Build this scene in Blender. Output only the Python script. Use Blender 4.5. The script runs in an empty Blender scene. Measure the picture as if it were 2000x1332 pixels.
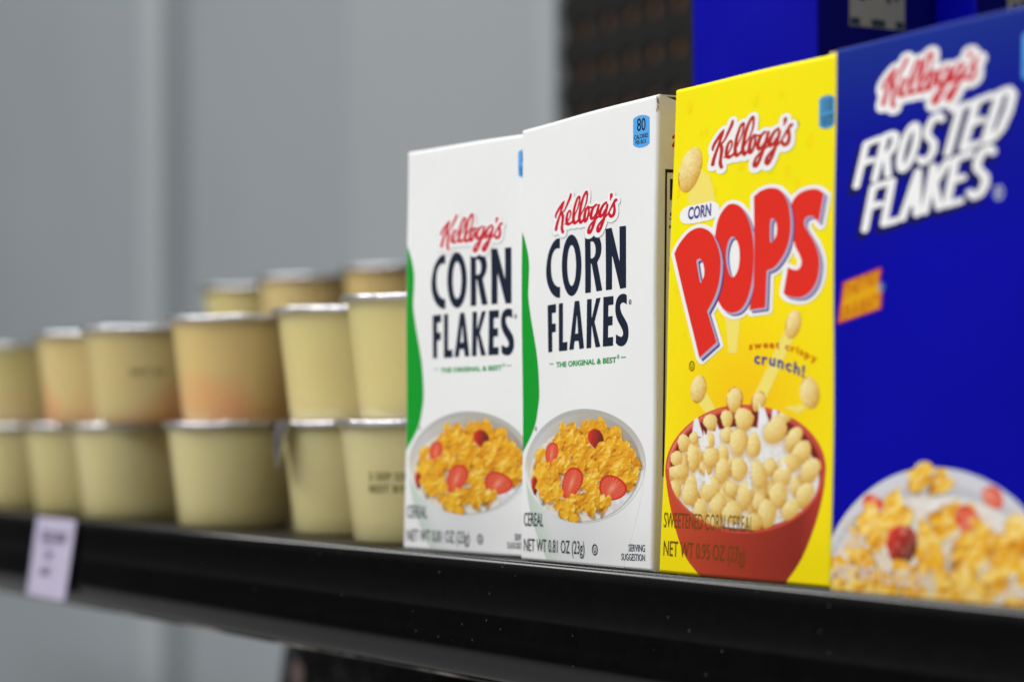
import bpy, math, random
import numpy as np
from mathutils import Vector
# printed artwork of the cartons, in millimetres on each carton face (x to the right, z up)
ART = {
 'logo': [[[16.68,77.94,0.118],[16.58,78.31,0.236],[17.03,79.00,0.295],[17.81,79.65,0.295],[18.78,80.33,0.295],[19.80,81.01,0.236],[20.56,81.43,0.098]],[[20.56,81.43,0.098],[20.11,80.77,0.236],[19.46,79.90,0.256],[18.89,79.02,0.256],[18.32,78.14,0.276],[17.56,77.07,0.315],[17.01,76.08,0.345],[16.76,75.32,0.354]],[[23.61,82.56,0.256],[23.27,81.89,0.315],[22.46,81.05,0.295],[21.55,80.11,0.256],[20.64,79.27,0.197],[19.41,78.79,0.236]],[[19.41,78.79,0.256],[19.88,78.10,0.335],[19.83,77.17,0.325],[19.57,76.16,0.305],[19.49,75.23,0.325],[19.95,74.47,0.335]],[[20.86,76.14,0.158],[21.58,76.34,0.197],[22.59,77.02,0.167],[23.30,77.77,0.167],[23.52,78.57,0.197],[23.03,79.01,0.197],[22.17,78.50,0.256],[21.73,77.72,0.295],[21.57,76.80,0.315],[22.19,76.07,0.354],[23.41,76.12,0.276],[24.42,76.54,0.217]],[[24.42,76.54,0.197],[25.22,77.59,0.158],[26.12,78.53,0.158],[27.02,79.67,0.177],[27.53,80.84,0.197],[27.52,81.61,0.236],[26.70,81.44,0.256],[25.91,80.49,0.276],[25.21,79.33,0.295],[24.82,78.14,0.315],[24.72,76.92,0.335],[25.14,76.01,0.335],[26.24,76.21,0.276],[27.24,76.78,0.197]],[[27.24,76.78,0.177],[28.34,77.80,0.158],[29.23,78.53,0.158],[30.21,79.55,0.177],[30.80,80.71,0.197],[30.94,81.91,0.217],[30.62,82.40,0.256],[29.89,81.97,0.276],[28.91,80.90,0.295],[28.18,79.65,0.315],[27.67,78.27,0.335],[27.36,76.87,0.345],[27.85,75.89,0.335],[28.85,76.23,0.256],[29.64,76.86,0.177]],[[31.31,79.04,0.217],[30.46,78.61,0.276],[29.87,77.76,0.315],[29.60,76.77,0.335],[29.85,75.91,0.295],[30.68,76.26,0.256],[31.23,77.12,0.236],[31.57,78.10,0.217],[31.51,78.92,0.217]],[[31.31,79.02,0.177],[32.20,78.80,0.197],[33.38,78.68,0.256],[34.55,79.07,0.256]],[[34.71,79.12,0.256],[33.68,78.70,0.276],[32.90,77.97,0.315],[32.45,77.00,0.335],[32.78,76.21,0.295],[33.80,76.52,0.256],[34.73,77.19,0.236]],[[35.83,78.94,0.256],[35.31,77.94,0.276],[34.58,76.60,0.295],[33.81,75.36,0.295],[32.94,74.13,0.305],[32.02,73.32,0.315],[31.30,73.36,0.295],[31.36,74.07,0.276],[32.14,74.91,0.236],[33.41,75.60,0.197],[34.78,76.13,0.197],[35.95,76.57,0.197]],[[38.87,79.17,0.276],[37.77,78.80,0.276],[36.81,77.99,0.315],[36.18,77.05,0.335],[36.44,76.37,0.295],[37.50,76.77,0.256],[38.42,77.54,0.236]],[[39.37,78.64,0.256],[38.89,77.59,0.276],[38.19,76.36,0.295],[37.48,75.12,0.295],[36.60,74.00,0.315],[35.71,73.25,0.315],[35.12,73.48,0.295],[35.29,74.22,0.276],[36.16,74.94,0.236],[37.51,75.72,0.197],[38.86,76.29,0.177],[40.01,76.98,0.177]],[[39.91,76.94,0.177],[40.96,77.89,0.217],[41.81,78.70,0.256],[42.66,79.31,0.315],[42.96,79.33,0.295]],[[42.00,78.78,0.217],[42.20,77.86,0.256],[42.21,76.97,0.295],[41.75,76.22,0.335],[40.94,76.00,0.335],[40.31,76.36,0.295],[40.01,76.83,0.177]],[[41.02,80.72,0.295],[40.93,80.23,0.276],[40.70,79.80,0.138],[40.48,79.41,0.069]]],
 'corn': [[[[18.38,73.23],[18.02,73.23],[17.66,73.24],[17.31,73.25],[16.95,73.23],[16.61,73.16],[16.26,73.05],[15.93,72.90],[15.59,72.72],[15.27,72.51],[14.94,72.27],[14.61,71.99],[14.28,71.68],[13.95,71.33],[13.65,70.97],[13.38,70.59],[13.15,70.18],[12.95,69.75],[12.78,69.30],[12.62,68.85],[12.49,68.42],[12.38,68.00],[12.29,67.58],[12.22,67.17],[12.18,66.76],[12.16,66.34],[12.18,65.91],[12.22,65.48],[12.30,65.04],[12.39,64.62],[12.51,64.22],[12.64,63.84],[12.80,63.48],[12.99,63.14],[13.19,62.80],[13.42,62.48],[13.67,62.15],[13.95,61.83],[14.25,61.53],[14.56,61.24],[14.88,60.99],[15.22,60.76],[15.57,60.56],[15.93,60.38],[16.30,60.22],[16.67,60.09],[17.05,60.00],[17.42,59.94],[17.80,59.89],[18.18,59.86],[18.56,59.81],[18.55,62.28],[18.28,62.30],[18.02,62.31],[17.76,62.33],[17.49,62.37],[17.22,62.45],[16.94,62.57],[16.64,62.71],[16.35,62.89],[16.07,63.08],[15.82,63.29],[15.59,63.51],[15.38,63.75],[15.19,64.01],[15.02,64.30],[14.87,64.61],[14.73,64.97],[14.62,65.36],[14.53,65.77],[14.46,66.19],[14.41,66.60],[14.39,67.00],[14.39,67.41],[14.41,67.81],[14.45,68.19],[14.51,68.54],[14.59,68.86],[14.68,69.15],[14.79,69.41],[14.92,69.66],[15.06,69.89],[15.23,70.11],[15.43,70.31],[15.63,70.50],[15.85,70.65],[16.06,70.79],[16.28,70.89],[16.49,70.96],[16.71,71.00],[16.94,71.04],[17.17,71.06],[17.41,71.06],[17.65,71.04],[17.90,71.01],[18.14,70.98],[18.39,70.96]]],[[[27.99,66.52],[27.95,65.46],[27.80,64.43],[27.55,63.45],[27.21,62.56],[26.77,61.76],[26.26,61.08],[25.69,60.55],[25.06,60.16],[24.40,59.93],[23.72,59.88],[23.04,59.99],[22.37,60.26],[21.73,60.70],[21.14,61.29],[20.61,62.01],[20.16,62.85],[19.79,63.79],[19.52,64.81],[19.36,65.87],[19.29,66.96],[19.34,68.03],[19.50,69.08],[19.76,70.07],[20.11,70.97],[20.55,71.77],[21.07,72.44],[21.65,72.97],[22.28,73.35],[22.94,73.56],[23.62,73.60],[24.30,73.47],[24.96,73.18],[25.59,72.73],[26.17,72.14],[26.69,71.41],[27.14,70.57],[27.50,69.64],[27.76,68.64],[27.93,67.59]],[[25.62,66.61],[25.59,65.73],[25.49,64.88],[25.32,64.11],[25.08,63.43],[24.79,62.87],[24.45,62.47],[24.09,62.23],[23.71,62.15],[23.32,62.26],[22.95,62.53],[22.61,62.97],[22.31,63.55],[22.06,64.25],[21.87,65.05],[21.75,65.91],[21.71,66.81],[21.74,67.70],[21.85,68.55],[22.03,69.33],[22.26,70.01],[22.56,70.56],[22.89,70.96],[23.26,71.20],[23.64,71.27],[24.02,71.16],[24.39,70.88],[24.73,70.44],[25.03,69.86],[25.28,69.15],[25.46,68.36],[25.58,67.50]]],[[[29.53,73.41],[32.28,73.33],[33.86,72.97],[34.19,72.82],[34.53,72.68],[34.86,72.53],[35.17,72.36],[35.44,72.16],[35.68,71.92],[35.91,71.64],[36.10,71.34],[36.26,71.04],[36.40,70.74],[36.49,70.45],[36.56,70.15],[36.59,69.85],[36.59,69.55],[36.57,69.25],[36.51,68.96],[36.43,68.67],[36.32,68.38],[36.18,68.10],[36.01,67.83],[35.81,67.56],[35.57,67.31],[35.30,67.07],[35.03,66.83],[34.77,66.58],[36.98,60.31],[34.52,60.23],[32.35,66.49],[32.04,66.52],[32.10,60.16],[29.65,60.16]],[[31.93,71.39],[32.94,71.30],[33.11,71.16],[33.30,71.03],[33.48,70.89],[33.65,70.74],[33.78,70.56],[33.89,70.34],[33.99,70.10],[34.06,69.83],[34.10,69.57],[34.11,69.32],[34.09,69.07],[34.05,68.81],[33.97,68.56],[33.87,68.33],[33.76,68.14],[33.61,67.99],[33.44,67.88],[33.25,67.79],[33.06,67.71],[32.87,67.61],[31.97,67.60]]],[[[38.33,73.52],[40.85,73.56],[44.17,65.87],[44.06,73.53],[46.68,73.48],[46.88,60.23],[44.45,60.17],[40.98,67.84],[41.07,60.26],[38.49,60.24]]]],
 'flakes': [[[[12.87,58.45],[16.68,58.59],[16.69,56.65],[14.90,56.58],[14.91,54.15],[16.59,54.21],[16.60,52.26],[14.92,52.20],[14.94,47.82],[13.03,47.79]]],[[[17.96,58.57],[19.84,58.63],[19.90,49.72],[21.94,49.80],[21.95,47.87],[18.02,47.81]]],[[[25.09,58.70],[27.09,58.66],[29.55,48.03],[27.51,47.92],[27.00,49.80],[25.22,49.77],[24.90,47.97],[22.83,47.92]],[[26.14,56.04],[26.77,51.45],[25.47,51.42]]],[[[30.47,58.75],[32.48,58.74],[32.53,54.20],[34.44,58.72],[36.32,58.77],[33.86,53.59],[36.60,48.09],[34.55,47.99],[32.59,53.25],[32.65,47.98],[30.57,47.96]]],[[[37.47,58.81],[41.71,58.81],[41.73,56.95],[39.62,56.92],[39.65,54.46],[41.45,54.53],[41.48,52.53],[39.67,52.49],[39.71,49.93],[41.82,50.00],[41.85,48.08],[37.60,48.05]]],[[[47.20,58.68],[46.94,58.76],[46.69,58.85],[46.43,58.93],[46.17,58.99],[45.88,59.03],[45.57,59.03],[45.24,59.01],[44.89,58.97],[44.56,58.90],[44.26,58.81],[43.99,58.70],[43.74,58.56],[43.50,58.40],[43.29,58.22],[43.10,58.01],[42.94,57.77],[42.81,57.49],[42.70,57.20],[42.61,56.89],[42.56,56.59],[42.53,56.27],[42.53,55.95],[42.56,55.62],[42.61,55.30],[42.68,54.99],[42.78,54.70],[42.91,54.43],[43.06,54.16],[43.23,53.89],[43.42,53.63],[43.64,53.35],[43.89,53.08],[44.16,52.80],[44.42,52.54],[44.66,52.29],[44.88,52.07],[45.08,51.85],[45.28,51.65],[45.45,51.46],[45.59,51.27],[45.69,51.09],[45.77,50.92],[45.82,50.76],[45.85,50.61],[45.85,50.47],[45.83,50.34],[45.77,50.23],[45.69,50.12],[45.60,50.03],[45.51,49.96],[45.41,49.91],[45.30,49.87],[45.18,49.85],[45.04,49.85],[44.90,49.86],[44.73,49.88],[44.56,49.92],[44.37,49.98],[44.17,50.04],[43.97,50.11],[43.78,50.18],[43.57,50.26],[43.36,50.35],[43.15,50.44],[42.95,50.53],[42.97,48.62],[43.17,48.50],[43.36,48.37],[43.55,48.25],[43.76,48.14],[44.00,48.05],[44.28,47.97],[44.59,47.90],[44.91,47.84],[45.23,47.82],[45.54,47.82],[45.83,47.87],[46.14,47.94],[46.43,48.04],[46.70,48.17],[46.95,48.32],[47.17,48.50],[47.38,48.71],[47.56,48.95],[47.72,49.20],[47.84,49.46],[47.93,49.73],[47.99,50.01],[48.03,50.30],[48.04,50.60],[48.02,50.89],[47.99,51.19],[47.93,51.48],[47.85,51.78],[47.74,52.07],[47.60,52.36],[47.40,52.64],[47.16,52.93],[46.89,53.21],[46.62,53.48],[46.36,53.74],[46.12,53.98],[45.88,54.21],[45.64,54.43],[45.42,54.64],[45.23,54.85],[45.08,55.05],[44.94,55.25],[44.83,55.44],[44.74,55.63],[44.66,55.80],[44.60,55.98],[44.55,56.15],[44.52,56.32],[44.52,56.47],[44.55,56.60],[44.61,56.72],[44.70,56.83],[44.82,56.93],[44.96,57.01],[45.10,57.07],[45.25,57.12],[45.42,57.15],[45.61,57.16],[45.80,57.15],[46.01,57.12],[46.24,57.06],[46.48,56.97],[46.73,56.85],[46.98,56.74],[47.23,56.63]]]],
 'green': [[-1.46,77.06],[-0.970,76.94],[-0.490,76.86],[0.000,76.72],[0.490,76.40],[0.980,75.90],[1.47,75.25],[1.96,74.48],[2.42,73.62],[2.90,72.63],[3.39,71.50],[3.82,70.34],[4.12,69.22],[4.24,68.16],[4.24,67.11],[4.18,66.09],[4.12,65.08],[4.05,64.10],[3.94,63.15],[3.87,62.19],[3.89,61.19],[4.03,60.12],[4.27,59.01],[4.56,57.88],[4.86,56.75],[5.17,55.62],[5.51,54.47],[5.87,53.33],[6.21,52.20],[6.56,51.09],[6.90,49.99],[7.23,48.89],[7.52,47.79],[7.75,46.68],[7.95,45.57],[8.11,44.45],[8.25,43.29],[8.36,42.04],[8.45,40.72],[8.51,39.45],[8.50,38.36],[8.43,37.52],[8.31,36.87],[8.14,36.26],[7.93,35.55],[7.70,34.68],[7.44,33.75],[7.12,32.80],[6.74,31.92],[6.26,31.10],[5.72,30.33],[5.13,29.58],[4.53,28.87],[3.93,28.19],[3.30,27.56],[2.65,26.93],[1.97,26.27],[1.26,25.57],[0.520,24.86],[-0.240,24.13],[-0.990,23.41]],
 'bowlbody': [[1.97,22.47],[2.15,21.11],[2.31,19.72],[2.49,18.38],[2.71,17.13],[2.96,16.03],[3.22,15.03],[3.54,14.05],[3.95,13.01],[4.46,11.87],[5.05,10.69],[5.70,9.50],[6.40,8.35],[7.11,7.27],[7.86,6.23],[8.67,5.19],[9.56,4.11],[10.56,2.96],[11.66,1.77],[12.79,0.570],[13.90,-0.620],[46.07,-0.890],[47.18,1.35],[48.29,3.59],[49.38,5.82],[50.41,8.03],[51.43,10.30],[52.44,12.61],[53.34,14.82],[54.04,16.80],[54.46,18.49],[54.68,19.95],[54.81,21.33],[54.98,22.76]],
 'bowl': [28.48,22.06,26.51,12.60],
 'badge': [[49.15,95.78],[49.86,96.12],[51.09,96.33],[52.51,96.30],[53.93,96.06],[55.27,95.55],[55.37,90.01],[54.45,89.64],[53.03,89.44],[51.40,89.53],[49.96,89.92],[49.23,90.34]],
 'cftext': [['CEREAL',1.86,8.09,10.99,8.19,3.04],['NET WT 0.81 OZ (23g)',1.99,2.28,29.92,2.61,2.85],['SERVING',48.78,4.09,55.51,4.21,1.49],['SUGGESTION',45.81,2.06,55.54,2.27,1.43],['80',50.63,93.16,53.87,92.93,2.60],['CALORIES',49.59,91.39,54.86,91.39,0.920],['PER BOX',50.16,90.33,54.23,90.23,0.820],['THE ORIGINAL & BEST',16.75,44.24,43.29,44.45,1.16],['-',13.47,44.70,15.58,44.72,1.17],['-',45.09,45.04,47.10,45.02,1.09]],
 'cfmark': [[34.49,3.81,1.25],[48.60,57.09,0.550],[44.04,45.65,0.450],[6.84,30.50,0.500]],
 'berries': [],
 'pops': [[[[54.13,74.13],[53.70,74.32],[53.28,74.52],[52.85,74.71],[52.41,74.88],[51.93,75.01],[51.40,75.10],[50.84,75.16],[50.26,75.19],[49.68,75.20],[49.10,75.18],[48.53,75.13],[47.94,75.06],[47.35,74.97],[46.79,74.84],[46.27,74.67],[45.78,74.47],[45.30,74.22],[44.86,73.95],[44.47,73.64],[44.16,73.32],[43.95,72.98],[43.81,72.60],[43.73,72.21],[43.68,71.81],[43.65,71.41],[43.63,71.03],[43.65,70.66],[43.69,70.28],[43.74,69.88],[43.81,69.45],[43.89,68.97],[43.99,68.46],[44.10,67.93],[44.23,67.40],[44.38,66.90],[44.55,66.41],[44.75,65.92],[44.96,65.45],[45.18,65.00],[45.41,64.60],[45.65,64.25],[45.91,63.94],[46.18,63.66],[46.43,63.40],[46.65,63.13],[46.84,62.85],[47.03,62.58],[47.19,62.32],[47.32,62.07],[47.40,61.83],[47.43,61.60],[47.42,61.38],[47.37,61.18],[47.30,60.99],[47.19,60.81],[47.06,60.66],[46.90,60.52],[46.71,60.40],[46.49,60.30],[46.26,60.23],[46.02,60.20],[45.75,60.20],[45.46,60.22],[45.16,60.26],[44.84,60.32],[44.49,60.39],[44.13,60.50],[43.75,60.61],[43.37,60.73],[43.00,60.85],[41.77,55.93],[43.09,55.39],[43.57,55.30],[44.04,55.21],[44.51,55.12],[44.99,55.04],[45.49,54.99],[45.99,54.95],[46.51,54.91],[47.04,54.90],[47.56,54.93],[48.08,55.00],[48.61,55.12],[49.14,55.28],[49.66,55.47],[50.16,55.71],[50.62,55.97],[51.05,56.27],[51.45,56.62],[51.82,56.99],[52.14,57.39],[52.43,57.80],[52.66,58.25],[52.85,58.74],[53.00,59.25],[53.11,59.75],[53.19,60.23],[53.23,60.69],[53.23,61.13],[53.19,61.56],[53.11,62.00],[52.99,62.44],[52.82,62.89],[52.60,63.36],[52.35,63.82],[52.07,64.28],[51.76,64.72],[51.41,65.15],[51.02,65.59],[50.60,66.01],[50.20,66.41],[49.83,66.78],[49.49,67.12],[49.16,67.43],[48.85,67.73],[48.58,68.00],[48.37,68.27],[48.22,68.54],[48.11,68.79],[48.05,69.04],[48.05,69.26],[48.10,69.45],[48.24,69.63],[48.45,69.78],[48.71,69.91],[48.99,70.01],[49.26,70.08],[49.53,70.12],[49.82,70.14],[50.12,70.12],[50.41,70.08],[50.67,70.03],[50.90,69.95],[51.12,69.85],[51.32,69.72],[51.52,69.59],[51.72,69.45],[51.91,69.30],[52.10,69.14],[52.29,68.97],[52.48,68.80],[52.67,68.64]]],[[[17.62,68.81],[17.82,69.91],[18.06,70.80],[18.37,71.55],[18.78,72.23],[19.33,72.86],[19.98,73.41],[20.67,73.86],[21.32,74.21],[21.90,74.45],[22.46,74.58],[23.03,74.62],[23.64,74.60],[24.33,74.52],[25.06,74.36],[25.80,74.13],[26.52,73.79],[27.22,73.33],[27.91,72.78],[28.57,72.13],[29.17,71.42],[29.70,70.63],[30.18,69.75],[30.60,68.81],[30.93,67.86],[31.18,66.90],[31.35,65.90],[31.45,64.88],[31.50,63.82],[31.51,62.70],[31.46,61.52],[31.35,60.36],[31.18,59.27],[30.93,58.26],[30.62,57.29],[30.24,56.40],[29.82,55.62],[29.35,54.96],[28.82,54.40],[28.24,53.94],[27.63,53.57],[26.97,53.29],[26.25,53.12],[25.53,53.02],[24.85,52.97],[24.23,52.99],[23.63,53.07],[23.06,53.20],[22.52,53.37],[22.02,53.53],[21.57,53.72],[21.12,53.97],[20.66,54.32],[20.17,54.75],[19.66,55.25],[19.16,55.89],[18.72,56.75],[18.31,57.92],[17.93,59.32],[17.61,60.85],[17.40,62.39],[17.33,64.01],[17.36,65.74],[17.47,67.40]],[[23.67,68.09],[24.06,68.06],[24.47,67.91],[24.88,67.69],[25.25,67.40],[25.58,67.04],[25.89,66.60],[26.16,66.11],[26.36,65.59],[26.49,65.04],[26.56,64.45],[26.58,63.84],[26.56,63.28],[26.50,62.74],[26.40,62.22],[26.25,61.73],[26.03,61.29],[25.72,60.87],[25.34,60.48],[24.93,60.17],[24.55,59.99],[24.20,59.97],[23.87,60.08],[23.54,60.29],[23.23,60.59],[22.92,61.00],[22.61,61.53],[22.33,62.11],[22.10,62.68],[21.93,63.26],[21.81,63.86],[21.74,64.45],[21.74,65.03],[21.82,65.61],[21.98,66.19],[22.18,66.72],[22.42,67.16],[22.69,67.52],[22.99,67.80],[23.32,68.00]]],[[[31.28,75.39],[33.51,76.26],[34.11,76.33],[34.70,76.42],[35.30,76.50],[35.89,76.55],[36.49,76.56],[37.10,76.53],[37.72,76.47],[38.33,76.39],[38.92,76.26],[39.46,76.10],[39.94,75.91],[40.39,75.67],[40.81,75.41],[41.19,75.12],[41.55,74.80],[41.89,74.46],[42.20,74.10],[42.49,73.72],[42.75,73.30],[42.98,72.86],[43.17,72.39],[43.34,71.89],[43.49,71.37],[43.60,70.83],[43.69,70.30],[43.76,69.75],[43.80,69.19],[43.82,68.62],[43.80,68.06],[43.74,67.50],[43.62,66.94],[43.46,66.38],[43.27,65.82],[43.04,65.28],[42.77,64.78],[42.46,64.30],[42.12,63.86],[41.74,63.43],[41.33,63.03],[40.91,62.66],[40.47,62.29],[40.00,61.95],[39.52,61.63],[39.02,61.35],[38.54,61.11],[38.05,60.95],[37.57,60.85],[37.08,60.78],[36.59,60.72],[36.10,60.64],[35.98,53.47],[30.52,53.29],[31.75,57.53],[31.68,65.52]],[[37.45,70.64],[37.72,70.61],[38.07,70.51],[38.42,70.34],[38.70,70.12],[38.90,69.82],[39.06,69.45],[39.17,69.05],[39.24,68.67],[39.26,68.31],[39.23,67.95],[39.16,67.60],[39.04,67.28],[38.86,66.97],[38.62,66.67],[38.36,66.41],[38.10,66.22],[37.84,66.07],[37.57,65.95],[37.32,65.93],[37.13,66.06],[37.01,66.40],[36.95,66.90],[36.92,67.46],[36.91,68.00],[36.90,68.52],[36.90,69.06],[36.93,69.57],[36.98,69.97],[37.05,70.26],[37.14,70.46],[37.27,70.59]]],[[[2.66,66.13],[2.99,66.49],[3.29,66.85],[3.60,67.21],[3.96,67.58],[4.40,67.96],[4.94,68.37],[5.57,68.81],[6.25,69.25],[6.93,69.65],[7.60,69.97],[8.25,70.22],[8.92,70.41],[9.58,70.55],[10.22,70.65],[10.83,70.71],[11.41,70.74],[11.97,70.72],[12.50,70.66],[13.03,70.57],[13.55,70.46],[14.06,70.32],[14.56,70.16],[15.05,69.97],[15.53,69.74],[16.00,69.45],[16.47,69.11],[16.94,68.70],[17.39,68.26],[17.83,67.79],[18.22,67.31],[18.60,66.80],[18.95,66.25],[19.28,65.69],[19.55,65.13],[19.77,64.58],[19.92,64.05],[20.02,63.54],[20.07,63.03],[20.07,62.50],[20.05,61.94],[20.00,61.33],[19.90,60.68],[19.77,60.01],[19.61,59.37],[19.41,58.76],[19.19,58.21],[18.94,57.69],[18.65,57.20],[18.32,56.71],[17.96,56.21],[17.54,55.70],[17.06,55.19],[16.56,54.69],[16.04,54.18],[15.54,53.68],[19.32,47.31],[12.97,44.38],[7.83,55.21]],[[11.06,64.19],[11.29,64.26],[11.53,64.35],[11.77,64.43],[12.00,64.47],[12.23,64.47],[12.46,64.41],[12.70,64.32],[12.93,64.18],[13.14,64.01],[13.34,63.81],[13.52,63.56],[13.69,63.26],[13.84,62.94],[13.97,62.61],[14.06,62.29],[14.11,61.99],[14.13,61.68],[14.13,61.37],[14.09,61.08],[14.02,60.82],[13.92,60.58],[13.76,60.36],[13.59,60.15],[13.42,59.98],[13.27,59.83],[13.16,59.70],[13.06,59.57],[12.96,59.48],[12.87,59.46],[12.75,59.57],[12.61,59.80],[12.45,60.16],[12.29,60.59],[12.12,61.06],[11.95,61.53],[11.78,62.02],[11.60,62.54],[11.42,63.09],[11.24,63.65],[11.06,64.19]]]],
 'popstext': [['CORN',7.12,72.77,15.75,72.93,2.41],['SWEETENED CORN CEREAL',1.57,9.62,33.51,9.70,3.08],['NET WT 0.95 OZ (27g)',1.89,3.76,30.66,3.63,3.09],['110',53.43,89.36,55.88,89.37,2.31],['CALORIES',52.66,87.72,56.57,87.86,0.870],['PER BOX',53.18,86.80,56.27,86.84,0.770]],
 'popsbadge': [[51.89,91.75],[52.70,92.23],[54.17,92.39],[55.47,92.28],[56.62,91.76],[56.76,86.79],[55.96,86.30],[54.51,86.08],[53.20,86.22],[52.03,86.83]],
 'cornhalo': [[7.56,73.68],[11.38,73.69],[15.14,73.91]],
 'poplogo': [15.82,83.09,43.64,87.94],
 'popu': [9.93,42.78,1.05],
 'popr': [45.33,87.95,0.550],
 'popbowl': [29.86, 22.01, 0.17425, 0.00217, 0.00408, -0.101],
 'popends': [[1.16,21.65],[55.77,22.33]],
 'popballs': [[-9.50,-136.60,16.90,24.70,5],[38.10,-131.30,13.40,19.40,15],[-25.40,-99.50,12.70,19.40,0],[9.90,-97.70,20.50,21.90,0],[-60.70,-94.20,16.90,15.90,0],[-118.90,-53.60,13.40,18.30,10],[-96.00,-64.20,9.90,12.40,0],[-133.00,-21.90,14.10,15.90,0],[-97.70,-23.60,13.40,28.20,0],[-127.70,4.60,21.90,15.90,0],[-58.90,-25.40,17.60,19.40,0],[-25.40,-67.70,14.10,15.90,0],[-0.700,-53.60,18.30,28.20,-5],[29.30,-46.60,12.70,26.50,5],[69.90,-74.80,21.20,26.50,15],[101.60,-57.20,14.10,24.70,20],[115.70,-32.50,17.60,21.20,10],[129.90,2.80,16.90,24.70,25],[94.60,-11.30,21.20,16.90,-10],[-32.50,-32.50,12.40,17.60,0],[-36.00,2.80,15.90,25.40,10],[-0.700,-0.700,17.60,22.90,-5],[38.10,9.90,15.90,26.50,-10],[59.30,-4.20,14.10,17.60,0],[80.50,13.40,17.60,21.20,20],[-60.70,41.60,19.40,26.50,20],[-14.80,38.10,15.90,14.10,0],[9.90,52.20,16.90,28.20,15],[-103.00,48.70,17.60,22.90,0],[-134.80,41.60,13.40,19.40,-10],[-80.10,80.50,15.90,21.20,0],[-43.00,69.90,19.40,21.20,0],[-14.80,84.00,21.20,21.20,0],[38.10,62.80,14.10,17.60,0],[73.40,48.70,17.60,24.70,0],[52.20,84.00,17.60,28.20,0],[24.00,101.60,21.20,15.90,0],[94.60,76.90,15.90,21.20,20],[119.30,48.70,15.90,24.70,20],[-60.70,-57.20,10.60,15.90,0],[87.50,-103.00,14.10,14.10,0]],
 'popbody': [[1.23,21.22],[1.51,20.08],[1.77,18.97],[2.08,17.80],[2.55,16.46],[3.20,14.87],[3.99,13.11],[4.87,11.32],[5.78,9.66],[6.70,8.12],[7.68,6.64],[8.72,5.25],[9.83,4.01],[11.04,2.96],[12.35,2.07],[13.68,1.24],[14.99,0.390],[15.60,-0.930],[43.60,-0.880],[43.89,0.120],[45.23,1.38],[46.57,2.60],[47.87,3.87],[49.09,5.29],[50.24,6.93],[51.34,8.73],[52.34,10.55],[53.20,12.25],[53.89,13.82],[54.45,15.32],[54.90,16.75],[55.25,18.09],[55.49,19.33],[55.60,20.48],[55.67,21.59],[55.76,22.72]],
 'popbodytop': 0,
 'fly': [[7.06,82.89,24,45,14],[45.05,49.86,14,27,12],[50.58,36.73,16.50,30,-6],[12.61,38.04,17,28,8]],
 'trail': [[[11.11,82.72],[14.80,80.83],[18.13,73.87],[8.12,73.84],[6.39,77.42]],[[45.65,47.75],[42.28,48.56],[32.84,36.20],[36.82,35.44]],[[12.37,35.44],[15.61,37.47],[19.45,33.81],[16.21,32.60]],[[48.37,34.52],[52.22,35.64],[47.44,32.77],[42.44,34.09]],[[21.68,52.70],[27.44,52.45],[26.52,44.90],[23.65,44.99]]],
 'sweet': [[30.56,45.48],[33.52,45.64],[36.96,45.68],[40.37,45.48],[43.74,44.98],[47.08,44.19],[50.39,43.13],[52.67,42.29]],
 'crunch': [[32.41,42.82],[35.36,42.55],[38.79,42.16],[42.19,41.48],[45.55,40.62],[49.19,39.57]],
 'frosted': [[6.67,74.20],[46.17,79.15],[9.24,81.55],[50.03,86.86]],
 'flakes2': [[9.36,66.12],[42.42,69.87],[11.51,73.51],[45.05,77.62]],
 'fflogo': [14.49,88.08,40.15,92.66],
 'fftm': [45.26,69.61],
 'great': [[2.60,50.18],[13.30,52.19],[3.41,54.15],[12.91,56.32]],
 'greatr': [14.51,55.50],
 'ffbowl': [28.9, 10.51, 0.13542, 0.0055, 0.00233, -0.08875],
 'ffrim': [[-1.54,14.50],[-0.200,15.58],[1.13,16.66],[2.66,17.71],[4.45,18.74],[6.43,19.74],[8.56,20.63],[10.82,21.38],[13.23,22.03],[15.77,22.58],[18.50,23.03],[21.36,23.37],[24.18,23.59],[26.92,23.68],[29.64,23.64],[32.32,23.51],[35.03,23.28],[37.70,22.96],[40.21,22.57],[42.45,22.12],[44.53,21.61],[46.60,21.04],[48.69,20.44],[50.76,19.79],[52.82,19.05],[54.86,18.18],[56.89,17.23],[58.90,16.29],[59.64,-1.95],[-2.98,-2.15]],
 'fftext': [['CEREAL',1.97,8.78,11.35,8.89,2.62],['NET WT 1.2 OZ (34g)',2.11,3.05,30.19,2.59,2.63]],
 'ffbadge': [[48.77,96.30],[50.10,96.52],[51.93,96.24],[52.30,91.18],[51.11,90.67],[49.51,91.23],[48.89,91.82]]}
LIGHT_KEY, LIGHT_TOP, WORLD = 62, 25, 0.7
MM = 0.001
W0, H0, D0 = 58.0, 100.0, 38.0
SX = 0.51           # lettering pens are rounder when the face is squeezed by this much
rng = np.random.RandomState(7)
random.seed(5)
COL = bpy.context.scene.collection

# ------------------------------------------------------------------ helpers
def lin(c):
    c = np.asarray(c, float) / 255.0
    return np.where(c <= 0.04045, c / 12.92, ((c + 0.055) / 1.055) ** 2.4)

def link(o, parent=None):
    COL.objects.link(o)
    if parent is not None: o.parent = parent
    return o

def mesh_obj(name, verts, faces, material, parent=None, smooth=False, colors=None):
    me = bpy.data.meshes.new(name)
    me.from_pydata([tuple(v) for v in verts], [], faces)
    if smooth:
        me.polygons.foreach_set('use_smooth', [True] * len(me.polygons))
    if colors is not None:
        a = me.color_attributes.new('Ink', 'FLOAT_COLOR', 'POINT')
        c = np.ones((len(verts), 4), np.float32); c[:, :3] = colors
        a.data.foreach_set('color', c.ravel())
    me.materials.append(material)
    me.update()
    return link(bpy.data.objects.new(name, me), parent)

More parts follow.
